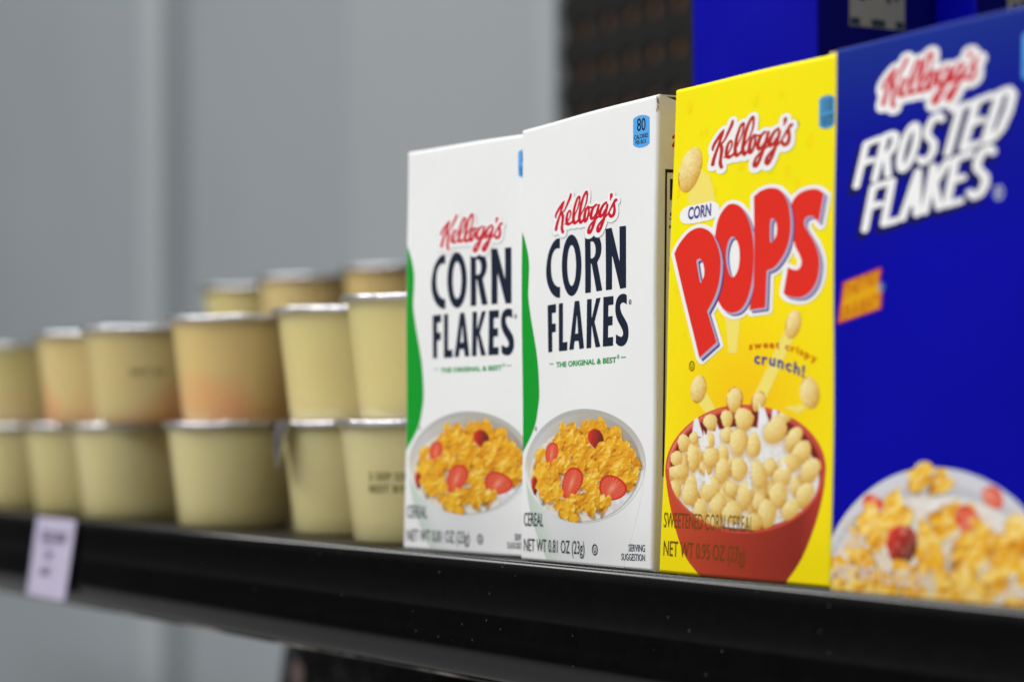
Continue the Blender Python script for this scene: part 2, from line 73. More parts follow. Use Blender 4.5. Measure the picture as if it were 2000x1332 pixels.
def empty(name, loc=(0, 0, 0), rz=0.0):
    o = bpy.data.objects.new(name, None); COL.objects.link(o)
    o.empty_display_size = 0.01
    o.location = loc; o.rotation_euler = (0, 0, rz)
    return o

def tag(o, label, cat, group=None, kind=None):
    o['label'] = label; o['category'] = cat
    if group: o['group'] = group
    if kind: o['kind'] = kind
    return o

def nodes(name):
    m = bpy.data.materials.new(name); m.use_nodes = True
    nt = m.node_tree; return m, nt, nt.nodes['Principled BSDF']

def noise(nt, scale, detail=3, coord='Object', stretch=(1, 1, 1)):
    tc = nt.nodes.new('ShaderNodeTexCoord'); mp = nt.nodes.new('ShaderNodeMapping')
    mp.inputs['Scale'].default_value = stretch
    n = nt.nodes.new('ShaderNodeTexNoise'); n.inputs['Scale'].default_value = scale
    n.inputs['Detail'].default_value = detail
    nt.links.new(tc.outputs[coord], mp.inputs['Vector']); nt.links.new(mp.outputs['Vector'], n.inputs['Vector'])
    return n

def ramp(nt, src, stops):
    r = nt.nodes.new('ShaderNodeValToRGB'); el = r.color_ramp.elements
    while len(el) < len(stops): el.new(0.5)
    for e, (p, c) in zip(el, stops): e.position = p; e.color = (*c, 1)
    nt.links.new(src, r.inputs['Fac']); return r

def bump(nt, bs, n, strength, dist):
    b = nt.nodes.new('ShaderNodeBump'); b.inputs['Strength'].default_value = strength
    b.inputs['Distance'].default_value = dist
    nt.links.new(n.outputs['Fac'], b.inputs['Height']); nt.links.new(b.outputs['Normal'], bs.inputs['Normal'])

def paper(name, srgb, rough=0.5, var=0.02, spec=0.2):
    """printed carton board: one ink colour with slight mottling and paper fibre"""
    m, nt, bs = nodes(name); c = lin(srgb)
    n = noise(nt, 260, 4)
    r = ramp(nt, n.outputs['Fac'], [(0.3, c * (1 - var)), (0.7, np.minimum(c * (1 + var), 0.9))])
    nt.links.new(r.outputs['Color'], bs.inputs['Base Color'])
    bs.inputs['Roughness'].default_value = rough; bs.inputs['Specular IOR Level'].default_value = spec
    bump(nt, bs, noise(nt, 2600, 3), 0.12, 0.00006)
    return m

def inked(name, rough=0.45):
    """printed picture: ink colours stored per vertex"""
    m, nt, bs = nodes(name)
    a = nt.nodes.new('ShaderNodeAttribute'); a.attribute_name = 'Ink'
    n = noise(nt, 1500, 2)
    mx = nt.nodes.new('ShaderNodeMix'); mx.data_type = 'RGBA'; mx.blend_type = 'MULTIPLY'; mx.inputs[0].default_value = 1
    r = ramp(nt, n.outputs['Fac'], [(0.3, (0.97,) * 3), (0.7, (1.0,) * 3)])
    nt.links.new(a.outputs['Color'], mx.inputs[6]); nt.links.new(r.outputs['Color'], mx.inputs[7])
    nt.links.new(mx.outputs[2], bs.inputs['Base Color'])
    bs.inputs['Roughness'].default_value = rough; bs.inputs['Specular IOR Level'].default_value = 0.35
    return m

# ------------------------------------------------------------------ signed distance fields -> printed shapes
def grid(x0, y0, x1, y1, c):
    xs = np.arange(x0, x1 + c, c); ys = np.arange(y0, y1 + c, c)
    return np.meshgrid(xs, ys)

def sd_strokes(X, Y, strokes):
    d = np.full(X.shape, 1e3)
    for st in strokes:
        for (ax, ay, ar), (bx, by, br) in zip(st[:-1], st[1:]):
            ux, uy = bx - ax, by - ay; L = ux * ux + uy * uy + 1e-12
            t = np.clip(((X - ax) * ux + (Y - ay) * uy) / L, 0, 1)
            d = np.minimum(d, np.hypot(X - ax - t * ux, Y - ay - t * uy) - (ar + (br - ar) * t))
        if len(st) == 1:
            d = np.minimum(d, np.hypot(X - st[0][0], Y - st[0][1]) - st[0][2])
    return d

def sd_poly(X, Y, P):
    d = np.full(X.shape, 1e3); ins = np.zeros(X.shape, bool); n = len(P)
    for i in range(n):
        ax, ay = P[i][:2]; bx, by = P[(i + 1) % n][:2]
        ux, uy = bx - ax, by - ay; L = ux * ux + uy * uy + 1e-12
        t = np.clip(((X - ax) * ux + (Y - ay) * uy) / L, 0, 1)
        d = np.minimum(d, np.hypot(X - ax - t * ux, Y - ay - t * uy))
        if ay != by:
            cr = ((ay > Y) != (by > Y)) & (X < (bx - ax) * (Y - ay) / (by - ay) + ax)
            ins ^= cr
    return np.where(ins, -d, d)

def sd_group(X, Y, g):
    d = sd_poly(X, Y, g[0])
    for h in g[1:]: d = np.maximum(d, -sd_poly(X, Y, h))
    return d

def squeeze(P): return [[p[0] * SX, *p[1:]] for p in P]

def contour(X, Y, D):
    """filled mesh of D<0 (marching squares with exact edge crossings)"""
    V, F, key = [], [], {}
    ny, nx = D.shape
    def corner(j, i):
        k = (j, i)
        if k not in key: key[k] = len(V); V.append((X[j, i], Y[j, i]))
        return key[k]
    def cross(a, b):
        k = (a, b) if a < b else (b, a)
        if k not in key:
            (j0, i0), (j1, i1) = k; t = D[j0, i0] / (D[j0, i0] - D[j1, i1])
            key[k] = len(V)
            V.append((X[j0, i0] + t * (X[j1, i1] - X[j0, i0]), Y[j0, i0] + t * (Y[j1, i1] - Y[j0, i0])))
        return key[k]
    neg = D < 0
    anyn = neg[:-1, :-1] | neg[1:, :-1] | neg[:-1, 1:] | neg[1:, 1:]
    for j, i in zip(*np.nonzero(anyn)):
        cs = [(j, i), (j, i + 1), (j + 1, i + 1), (j + 1, i)]
        poly = []
        for q in range(4):
            a, b = cs[q], cs[(q + 1) % 4]
            if neg[a]: poly.append(corner(*a))
            if neg[a] != neg[b]: poly.append(cross(a, b))
        if len(poly) >= 3: F.append(poly)
    return V, F

class Carton:
    """a cereal carton: maps face coordinates (mm) to its real, slightly out-of-square front panel"""
    def __init__(s, root, quad, depth=D0):
        s.root = root; s.q = [np.array(p, float) for p in quad]; s.D = depth; s.R = 0.85
    def at(s, x, z, off=0.0):
        u, v = x / W0, z / H0
        BL, BR, TL, TR = s.q
        p = BL * (1 - u) * (1 - v) + BR * u * (1 - v) + TL * (1 - u) * v + TR * u * v
        R = s.R; y = 0.0
        for e in (x, W0 - x, H0 - z, z):
            if e < R: y = max(y, R - math.sqrt(max(R * R - (R - max(e, 0)) ** 2, 0)))
        y += s.dent(x, z)
        return (p[0] * MM, (y - off) * MM, p[1] * MM)
    def dent(s, x, z):
        return 0.4 * math.sin(x * 0.11 + 1) * math.sin(z * 0.05) ** 2
    def print_(s, name, V, F, material, layer, colors=None, unsqueeze=True, label=None):
        k = SX if unsqueeze else 1.0
        vs = []
        for v in V:
            x = min(max(v[0] / k, 0.05), W0 - 0.05); z = min(max(v[1], 0.05), H0 - 0.05)
            vs.append(s.at(x, z, 0.022 * layer))
        F = [f for f in F if len(set(f)) > 2]
        o = mesh_obj(name, vs, F, material, s.root, colors=colors)
        if label: o['label'] = label
        return o
    def shape(s, name, field, box, cell, material, layer, label=None):
        X, Y = grid(box[0] * SX, box[1], box[2] * SX, box[3], cell)
        V, F = contour(X, Y, field(X, Y))
        return s.print_(name, V, F, material, layer, label=label)
    def text(s, name, t, material, layer=4, bold=0.0, pen=None):
        string, x0, y0, x1, y1, cap = t
        V, F, w, c = glyphs(string, bold)
        k = (x1 - x0) / w; m = (y1 - y0) / w
        vs = [(x0 + a * k, y0 + a * m + b / c * cap) for a, b in V]
        return s.print_(name, vs, F, material, layer, unsqueeze=False)

_cap = {}
def glyphs(string, bold=0.0):
    """built-in font outlines as a flat mesh: verts, faces, width, cap height"""
    def build(t):
        cu = bpy.data.curves.new('type', 'FONT'); cu.body = t; cu.size = 1.0; cu.offset = bold
        cu.resolution_u = 4
        ob = bpy.data.objects.new('type', cu); COL.objects.link(ob)
        bpy.context.view_layer.update()
        me = bpy.data.meshes.new_from_object(ob.evaluated_get(bpy.context.evaluated_depsgraph_get()))
        V = [(v.co.x, v.co.y) for v in me.vertices]; F = [tuple(p.vertices) for p in me.polygons]
        bpy.data.objects.remove(ob); bpy.data.meshes.remove(me); bpy.data.curves.remove(cu)
        return V, F
    if bold not in _cap:
        V, F = build('H'); _cap[bold] = max(v[1] for v in V)
    V, F = build(string)
    if not V: return [], [], 1, _cap[bold]
    mn = min(v[0] for v in V)
    V = [(a - mn, b) for a, b in V]
    return V, F, max(v[0] for v in V), _cap[bold]

def path_text(string, path, cap, bold=0.0, wide=1.0):
    """letters set one by one along a bent baseline (face mm); returns one mesh"""
    P = np.array(path, float); seg = np.hypot(*(P[1:] - P[:-1]).T); cum = np.r_[0, np.cumsum(seg)]
    adv = []
    for ch in string:
        if ch == ' ': adv.append(0.42)
        else: adv.append(glyphs(ch, bold)[2] + 0.14)
    tot = sum(adv); out_v, out_f = [], []; pos = 0.0
    for ch, a in zip(string, adv):
        sc = cum[-1] / tot
        if ch != ' ':
            V, F, w, c = glyphs(ch, bold)
            mid = (pos + a / 2) * sc
            bx = np.interp(mid, cum, P[:, 0]); by = np.interp(mid, cum, P[:, 1])
            i = min(max(int(np.searchsorted(cum, mid)) - 1, 0), len(P) - 2)
            t = (P[i + 1] - P[i]) / seg[i]
            b0 = len(out_v)
            for x, y in V:
                dx = (x - w / 2) * sc; dy = y / c * cap
                out_v.append((bx + dx * t[0] - dy * t[1] * 0.35, by + dx * t[1] + dy))
            out_f += [tuple(q + b0 for q in f) for f in F]
        pos += a
    return out_v, out_f

# ------------------------------------------------------------------ painted pictures (the printed food photographs)
def smooth_noise(h, w, s, seed):
    r = np.random.RandomState(seed); g = r.rand(int(h / s) + 3, int(w / s) + 3)
    yy = np.arange(h) / s; xx = np.arange(w) / s
    y0 = yy.astype(int); x0 = xx.astype(int); fy = yy - y0; fx = xx - x0
    fy = (fy * fy * (3 - 2 * fy))[:, None]; fx = (fx * fx * (3 - 2 * fx))[None]
    a = g[y0][:, x0]; b = g[y0][:, x0 + 1]; c = g[y0 + 1][:, x0]; d = g[y0 + 1][:, x0 + 1]
    return (a * (1 - fx) + b * fx) * (1 - fy) + (c * (1 - fx) + d * fx) * fy

class Picture:
    def __init__(s, x0, y0, x1, y1, k, grain=3.0):
        s.k = k; s.x0, s.y0 = x0, y0
        s.w = int((x1 - x0) * k); s.h = int((y1 - y0) * k)
        s.X, s.Y = np.meshgrid(np.arange(s.w) / k + x0, np.arange(s.h) / k + y0)   # y downwards
        s.C = np.ones((s.h, s.w, 3)) * 230.
        s.N1 = smooth_noise(s.h, s.w, grain * k, 3); s.N2 = smooth_noise(s.h, s.w, grain * .4 * k, 4); s.N0 = smooth_noise(s.h, s.w, 9 * k, 8)
    def blend(s, m, col):
        m = np.clip(m, 0, 1)[..., None]; s.C = s.C * (1 - m) + np.asarray(col) * m
    def win(s, cx, cy, R):
        k = s.k; a = max(int((cx - R - s.x0) * k), 0); b = min(int((cx + R - s.x0) * k), s.w)
        c = max(int((cy - R - s.y0) * k), 0); d = min(int((cy + R - s.y0) * k), s.h)
        return (slice(c, d), slice(a, b)) if b > a and d > c else None
    def flake(s, cx, cy, a, b, rot, seed, tone=1.0):
        r = np.random.RandomState(seed); w = s.win(cx, cy, 1.5 * max(a, b) + 3)
        if w is None: return
        X = s.X[w] - cx; Y = s.Y[w] - cy; c_, s_ = math.cos(rot), math.sin(rot)
        p = (X * c_ + Y * s_) / a; q = (-X * s_ + Y * c_) / b
        ph = np.arctan2(q, p); rad = np.hypot(p, q)
        e = 1 + 0.16 * np.sin(3 * ph + r.rand() * 6) + 0.10 * np.sin(5 * ph + r.rand() * 6) + 0.05 * np.sin(9 * ph + r.rand() * 6) + 0.03 * np.sin(14 * ph + r.rand() * 6) + 0.25 * (s.N1[w] - 0.5)
        sh = np.clip((e * 1.12 - np.hypot(p - 0.04, q - 0.20)) * 3.2, 0, 1)
        s.C[w] *= (1 - 0.33 * sh)[..., None] * np.array([1, .99, .97])
        m = np.clip((e - rad) * min(a, b) * 0.9, 0, 1)
        f1, f2 = r.uniform(-1, 1, 2); cr = r.uniform(-0.5, 0.5)
        h = 0.5 * f1 * p * p + 0.6 * f2 * p * q + 0.4 * np.abs(p - cr + 0.3 * q) + 0.12 * np.abs(np.sin(3.1 * q + 2 * p + f1 * 5)) + 0.20 * s.N1[w] + 0.05 * s.N2[w] - 0.45 * np.clip(rad / e, 0, 1) ** 4
        gy, gx = np.gradient(h); g = s.k * min(a, b) * 0.55
        sd = 0.60 - 0.26 * gx * g - 0.50 * gy * g + 0.12 * (s.N0[w] - 0.5) - 0.20 * np.clip(Y / max(a, b), -1, 1) + r.uniform(-.08, .08)
        sd = sd - 0.30 * np.clip((rad / e - .78) * 4, 0, 1) * (Y > -.2 * b)
        sd = np.clip(sd * tone, 0, 1)[..., None]
        c0, c1, c2, c3 = np.array([150, 84, 10.]), np.array([222, 150, 22.]), np.array([243, 190, 46.]), np.array([254, 226, 128.])
        col = np.where(sd < .4, c0 + (c1 - c0) * sd / .4, np.where(sd < .75, c1 + (c2 - c1) * (sd - .4) / .35, c2 + (c3 - c2) * (sd - .75) / .25))
        edge = np.clip(1 - np.abs(e - rad - 0.10) * 9, 0, 1)[..., None] * (Y < 0)[..., None] * 0.5
        col = col * (1 - edge) + np.array([250, 205, 90]) * edge
        m = m[..., None]; s.C[w] = s.C[w] * (1 - m) + col * m
    def berry(s, cx, cy, a, b, rot, cut=True):
        w = s.win(cx, cy, 1.4 * max(a, b) + 3)
        if w is None: return
        X = s.X[w] - cx; Y = s.Y[w] - cy; c_, s_ = math.cos(rot), math.sin(rot)
        p = (X * c_ + Y * s_) / a; q = (-X * s_ + Y * c_) / b
        p = p * (1 + 0.22 * q); ph = np.arctan2(q, p); rad = np.hypot(p, q)
        m = np.clip((1 - rad) * min(a, b) * .9, 0, 1)[..., None]
        if cut:
            ray = 0.5 + 0.5 * np.sin(ph * 22); t = np.clip(rad, 0, 1)
            lightness = np.clip((0.62 - t) * 1.5, 0, 1) * 0.55 + ray * np.clip((0.85 - t) * 2, 0, 1) * 0.28
            core = np.clip(1 - np.abs(p) * 3.4, 0, 1) * np.clip(1 - np.abs(q) * 1.2, 0, 1) * .5
            l = np.clip(lightness * 1.5 + core * 1.6, 0, 1)[..., None]
            l = np.clip(lightness * .5 + core * 1.1 + ray * np.clip(t * 1.6 - .2, 0, 1) * np.clip((.92 - t) * 6, 0, 1) * .42, 0, .85)[..., None]; col = np.array([222, 66, 40]) * (1 - l) + np.array([246, 184, 160]) * l
            rim = np.clip((t - .84) * 8, 0, 1)[..., None]
            col = col * (1 - rim) + np.array([196, 24, 20]) * rim
        else:
            seeds = np.clip(np.sin(X * 1.7 + Y * .4) * np.sin(Y * 1.5 - X * .3) * 2 - .9, 0, 1)[..., None]
            sh = np.clip(.75 - .35 * p - .3 * q, .3, 1.15)[..., None]
            col = np.array([186, 34, 30]) * sh * (1 - seeds) + np.array([232, 120, 80]) * seeds
        s.C[w] = s.C[w] * (1 - m) + col * m
    def puff(s, cx, cy, a, b, rot, seed=0, alpha=1.0):
        w = s.win(cx, cy, 1.5 * max(a, b) + 3)
        if w is None: return
        X = s.X[w] - cx; Y = s.Y[w] - cy; t = math.radians(rot); c_, s_ = math.cos(t), math.sin(t)
        p = (X * c_ + Y * s_) / a; q = (-X * s_ + Y * c_) / b; rad = np.hypot(p, q)
        sh = np.clip((1.25 - np.hypot(p + .1, q - .2)) * 2, 0, 1)[..., None]
        s.C[w] = s.C[w] * (1 - .22 * sh * np.array([.4, .8, 1.4]))
        ph = np.arctan2(q, p); m = (np.clip((1 + .12 * (s.N1[w] - .5) + .07 * np.sin(2 * ph + a * 7) + .06 * np.sin(3 * ph + b * 5) - rad) * min(a, b), 0, 1) * alpha)[..., None]
        nz = np.sqrt(np.clip(1 - rad ** 2, 0, 1))
        sd = np.clip(.30 * nz + .50 * (-.62 * p - .55 * q) + .42 + .22 * (s.N2[w] - .5) + .15 * (s.N1[w] - .5), 0, 1)[..., None]
        col = np.array([206, 146, 40]) * (1 - sd) + np.array([254, 238, 172]) * sd
        s.C[w] = s.C[w] * (1 - m) + col * m
    def sample(s, x, y):
        j = np.clip(((y - s.y0) * s.k), 0, s.h - 1).astype(int); i = np.clip(((x - s.x0) * s.k), 0, s.w - 1).astype(int)
        return lin(np.clip(s.C[j, i], 0, 255))

def picture_mesh(carton, name, pic, outline, cell, to_mm, layer, mat, label=None):
    X, Y = grid(pic.x0, pic.y0, pic.x0 + pic.w / pic.k, pic.y0 + pic.h / pic.k, cell)
    D = outline(X, Y)
    V, F = contour(X, Y, D)
    V = np.array(V); cols = pic.sample(V[:, 0], V[:, 1])
    mmv = [to_mm(a, b) for a, b in V]
    keep = [f for f in F if all(0.1 <= mmv[i][0] <= W0 - 0.1 and 0.1 <= mmv[i][1] <= H0 - .1 for i in f)]
    return carton.print_(name, mmv, keep, mat, layer, colors=cols, unsqueeze=False, label=label)

# ------------------------------------------------------------------ materials
M_white = paper('white_board', (236, 237, 237), var=.008)
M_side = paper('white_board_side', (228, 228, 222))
M_brown = paper('raw_board', (120, 98, 70), 0.9)
M_red = paper('logo_red', (204, 22, 46)); M_red2 = paper('logo_red_warm', (188, 40, 34))
M_navy = paper('navy_ink', (24, 34, 54)); M_green = paper('green_ink', (14, 154, 44))
M_gtext = paper('green_text_ink', (40, 160, 80)); M_badge = paper('badge_blue', (88, 168, 236))
M_badge2 = paper('badge_blue_deep', (74, 150, 200)); M_smalltxt = paper('grey_text_ink', (96, 100, 112))
M_hal = paper('halo_white', (242, 242, 242)); M_shade = paper('halo_grey', (212, 216, 220))
M_yellow = paper('yellow_board', (255, 232, 0)); M_pred = paper('pops_red', (226, 44, 30))
M_lilac = paper('lilac_ink', (176, 170, 200)); M_violet = paper('violet_ink', (66, 56, 140))
M_brtext = paper('brown_text_ink', (110, 74, 16)); M_orange = paper('orange_text_ink', (208, 104, 10))
M_trail = paper('pale_yellow_ink', (246, 226, 110)); M_black = paper('black_ink', (26, 24, 20))
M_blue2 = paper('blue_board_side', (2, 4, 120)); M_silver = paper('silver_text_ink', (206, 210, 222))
M_panel = paper('pale_print', (170, 168, 160)); M_teal = paper('teal_print', (44, 74, 80))
M_dnavy = paper('deep_navy_ink', (4, 5, 88)); M_gold = paper('golden_ink', (198, 104, 16)); M_burst = paper('burst_red_ink', (186, 60, 60))
M_beige = paper('kraft_flap', (176, 160, 136), .8)
M_ink = inked('printed_picture')

def blue_board():
    m, nt, bs = nodes('blue_board')
    tc = nt.nodes.new('ShaderNodeTexCoord'); sp = nt.nodes.new('ShaderNodeSeparateXYZ')
    nt.links.new(tc.outputs['Object'], sp.inputs[0])
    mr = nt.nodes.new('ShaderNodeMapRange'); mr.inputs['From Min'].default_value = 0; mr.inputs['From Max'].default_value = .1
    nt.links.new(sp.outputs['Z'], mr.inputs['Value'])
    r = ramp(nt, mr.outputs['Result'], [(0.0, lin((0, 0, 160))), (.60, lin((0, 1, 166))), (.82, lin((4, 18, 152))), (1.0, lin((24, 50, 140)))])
    n = noise(nt, 22, 6)
    mx = nt.nodes.new('ShaderNodeMix'); mx.data_type = 'RGBA'; mx.blend_type = 'MULTIPLY'; mx.inputs[0].default_value = 1
    r2 = ramp(nt, n.outputs['Fac'], [(.3, (.84,) * 3), (.7, (1.,) * 3)])
    nt.links.new(r.outputs['Color'], mx.inputs[6]); nt.links.new(r2.outputs['Color'], mx.inputs[7])
    nt.links.new(mx.outputs[2], bs.inputs['Base Color'])
    bs.inputs['Roughness'].default_value = .45; bs.inputs['Specular IOR Level'].default_value = .12
    bump(nt, bs, noise(nt, 2600, 3), .12, .00006)
    return m
M_blue = blue_board()

# ------------------------------------------------------------------ carton body
def carton_body(ct, face_mat, side_mat, sag=2.2,  name='carton', lift=0.0):
    """front, side, back and bottom panels with rolled corners; the top is a separate closing flap"""
    R, D = ct.R, ct.D
    xs = [0.0] + [R * (1 - math.cos(a)) for a in (.3, .6, .9, 1.2)] + [R] + list(np.linspace(R, W0 - R, 34)[1:-1]) + [W0 - R] + [W0 - R * (1 - math.cos(a)) for a in (1.2, .9, .6, .3)] + [W0]
    zs = [0.0, .3, .8, R] + list(np.linspace(R, H0 - R, 46)[1:-1]) + [H0 - R, H0 - .8, H0 - .3, H0]
    V, F, mats = [], [], []
    idx = {}
    for j, z in enumerate(zs):
        for i, x in enumerate(xs): idx[i, j] = len(V); V.append(ct.at(x, z))
    for j in range(len(zs) - 1):
        for i in range(len(xs) - 1):
            F.append((idx[i, j], idx[i + 1, j], idx[i + 1, j + 1], idx[i, j + 1])); mats.append(0)
    # sides
    for side in (0, 1):
        x = W0 if side else 0.0; i0 = len(xs) - 1 if side else 0
        ds = [.02, .05, .08, .12, .16, .22, .3, .4, .55, .7, .85, 1.0]
        prev = [idx[i0, j] for j in range(len(zs))]
        for t in ds:
            cur = []
            for j, z in enumerate(zs):
                b = V[idx[i0, j]]
                zz = b[2] - (sag * MM * (math.sin(min(t * 3.2, 1) * math.pi / 2)) * max((z - 88) / 12, 0) if side else 0)
                y = b[1] + (D * MM - b[1]) * t
                bulge = (0.5 if side else -0.5) * math.sin(math.pi * t) * math.sin(math.pi * z / H0) * MM
                cur.append(len(V)); V.append((b[0] + bulge, y, zz))
            for j in range(len(zs) - 1):
                q = (prev[j], cur[j], cur[j + 1], prev[j + 1])
                F.append(q if side else q[::-1]); mats.append(1)
            prev = cur
        if side: right = prev
        else: left = prev
    n = len(zs)
    F.append((right[0], left[0], left[n - 1], right[n - 1])); mats.append(1)
    F.append((idx[0, 0], left[0], right[0], idx[len(xs) - 1, 0])); mats.append(1)
    me = bpy.data.meshes.new(name); me.from_pydata(V, [], F)
    me.materials.append(face_mat); me.materials.append(side_mat)
    for p, k in zip(me.polygons, mats): p.material_index = k; p.use_smooth = k < 2
    me.update(); o = link(bpy.data.objects.new(name, me), ct.root)
    # rolled top edge + closing flap, and the raw board seen in the gap at the side
    TL, TR = ct.at(0, H0), ct.at(W0, H0)
    def plate(nm, pts, th, m):
        b = len(pts); vs = [tuple(p) for p in pts] + [(p[0], p[1], p[2] - th * MM) for p in pts]
        fs = [tuple(range(b)), tuple(range(2 * b - 1, b - 1, -1))] + [(i, b + i, b + (i + 1) % b, (i + 1) % b) for i in range(b)]
        return mesh_obj(nm, vs, fs, m, ct.root)
    e = .6 * MM
    y0 = TL[1]
    plate('top_flap', [(TL[0] + e, y0 + .2 * MM, TL[2] + lift * MM), (TR[0] - e, y0 + .2 * MM, TR[2] + lift * MM), (TR[0] - e, D * MM, TR[2] + (lift + .5) * MM), (TL[0] + e, D * MM, TL[2] + (lift + .1) * MM)], .35, side_mat)
    plate('tuck_flap', [(TL[0] + 1.2 * MM, y0 + 2 * MM, TL[2] - .9 * MM), (TR[0] - 1.2 * MM, y0 + 2 * MM, TR[2] - .9 * MM), (TR[0] - 1.2 * MM, D * MM - .001, TR[2] - 3.4 * MM), (TL[0] + 1.2 * MM, D * MM - .001, TL[2] - 1.6 * MM)], .45, M_brown)
    return o

# ------------------------------------------------------------------ brand script logo
LOGO = ART['logo']
def put_logo(ct, target=None, red=None, halo=.55, drop=True, layer=5, pen=1.0, cell=.1):
    """handwritten red logo; target = (x0,y0,x1,y1): where its first stem's foot and its last letter's tip fall"""
    src0, src1 = LOGO[1][-1], LOGO[13][-1]
    if target is None: target = (src0[0], src0[1], src1[0], src1[1])
    kx = (target[2] - target[0]) / (src1[0] - src0[0])
    dy0 = src1[1] - src0[1]; sh = ((target[3] - target[1]) - dy0 * kx) / (target[2] - target[0])
    st = []
    for s in LOGO:
        q = []
        for x, y, r in s:
            X = target[0] + (x - src0[0]) * kx; Y = target[1] + (y - src0[1]) * kx + (X - target[0]) * sh
            q.append([X * SX, Y, r * kx * pen])
        st.append(smooth_path(q))
    xs = [p[0] for s in st for p in s]; ys = [p[1] for s in st for p in s]; pad = 1.6
    box = (min(xs) / SX - pad * 2, min(ys) - pad, max(xs) / SX + pad * 2, max(ys) + pad)
    if drop: ct.shape('logo_shadow', lambda X, Y: sd_strokes(X + .12, Y + .42 * kx, st) - (halo + .04) * kx, box, .16, M_shade, layer)
    ct.shape('logo_outline', lambda X, Y: np.minimum(sd_strokes(X, Y, st), sd_strokes(X, Y + .34 * kx, st)) - halo * kx, box, .14, M_hal, layer + 1)
    ct.shape('logo_lettering', lambda X, Y: sd_strokes(X, Y, st), box, cell, red or M_red, layer + 2)

def smooth_path(P, n=4):
    P = [np.array(p, float) for p in P]
    if len(P) < 3: return [list(p) for p in P]
    Q = [2 * P[0] - P[1]] + P + [2 * P[-1] - P[-2]]; out = []
    for i in range(1, len(Q) - 2):
        a, b, c, d = Q[i - 1:i + 3]
        for t in np.arange(n) / n: out.append(.5 * (2 * b + (c - a) * t + (2 * a - 5 * b + 4 * c - d) * t * t + (3 * b - 3 * c + d - a) * t ** 3))
    out.append(Q[-2])
    return [[float(v) for v in p] for p in out]

def ring_mark(ct, name, x, y, r, m, letter=None, layer=4):
    """circled letter: a true ring on the carton"""
    ct.shape(name, lambda X, Y: np.abs(np.hypot(X / SX - x, Y - y) - r * .88) - r * .12, (x - 1.3 * r, y - 1.3 * r, x + 1.3 * r, y + 1.3 * r), r / 9, m, layer)
    if letter: ct.text(name + '_letter', [letter, x - r * .42, y - r * .48, x + r * .42, y - r * .48, r * .98], m, layer, .02)

# ------------------------------------------------------------------ corn flakes carton
def cornflake_picture():
    pic = Picture(-122, -116, 122, 116, 2.2, 6.0)
    X, Y = pic.X, pic.Y
    r = np.hypot(X / 117.6, Y / 111.5)
    sh = np.clip((-Y / 111.5) * .5 + .5, 0, 1)
    pic.C = (np.array([236, 237, 238.]) * (1 - sh[..., None] * .24))
    inner = np.hypot(X / 111, (Y - 4) / 106.5)
    wall = np.clip((1 - inner) * 60, 0, 1)
    wl = 186 + 30 * np.clip((X / 111), -1, 1) * 0 - 24 * np.clip(X / 111, 0, 1) + 22 * np.clip(-X / 111, 0, 1)
    pic.blend(wall, np.stack([wl, wl, wl + 4], -1))
    milk = np.clip((1 - np.hypot((X + 2) / 108, (Y - 16) / 93)) * 30, 0, 1)
    mw = 214 + 26 * pic.N1
    pic.blend(milk, np.stack([mw, mw, mw + 4], -1))
    rr = np.random.RandomState(21); fl = []
    for gy in range(-6, 7):
        for gx in range(-6, 7):
            x = gx * 20 + rr.uniform(-6, 6) + (gy % 2) * 10; y = gy * 18 + rr.uniform(-6, 6) + 4
            t = np.hypot(x / 100, (y - 8) / 88)
            if t < .98 and rr.rand() < .9: fl.append((y, x, rr.uniform(9, 17), rr.uniform(16, 27), rr.uniform(-.8, .8)))
    fl = [f for f in fl if not ((abs(f[1] - 22) < 12 and abs(f[0] + 34) < 7) or (abs(f[1] - 1) < 9 and abs(f[0] - 60) < 9) or (abs(f[1] + 67) < 7 and abs(f[0] + 3) < 6))]
    berries = [(-42, -31, 12, 17, .2, False, 16, 27, -.45), (26, -3, 34, 27, .45, True, 0, 0, 0)]
    done = set(); fl.sort()
    # (y order, x, y, a, b, rot, cut)
    bs = [(-30, 31, -50, 14, 23, -.4, False), (-2, -62, -24, 14, 26, .12, True), (30, -97, 38, 7, 20, -.05, False), (38, -19, 34, 20, 34, .35, True), (62, 59, 44, 26, 24, .6, True)]
    for f in fl:
        for q in bs:
            if q not in done and f[0] > q[0]: pic.berry(*q[1:6], cut=q[6]); done.add(q)
        if any(np.hypot((f[1] - q[1]) / (q[3] + 3), (f[0] - q[2] - 3) / (q[4] + 1)) < 1 for q in bs): continue
        pic.flake(f[1], f[0], f[2], f[3], f[4], int(rr.randint(1e6)), 1.0)
    # the rim in front covers the pieces standing behind it
    front = np.clip((inner - 1) * 60, 0, 1) * np.clip((Y + 10) / 40, 0, 1)
    pic.blend(front, (238, 239, 240))
    edge = np.clip((r - .985) * 40, 0, 1); pic.blend(edge * .4, (205, 208, 210))
    return pic

CF_PIC = cornflake_picture()

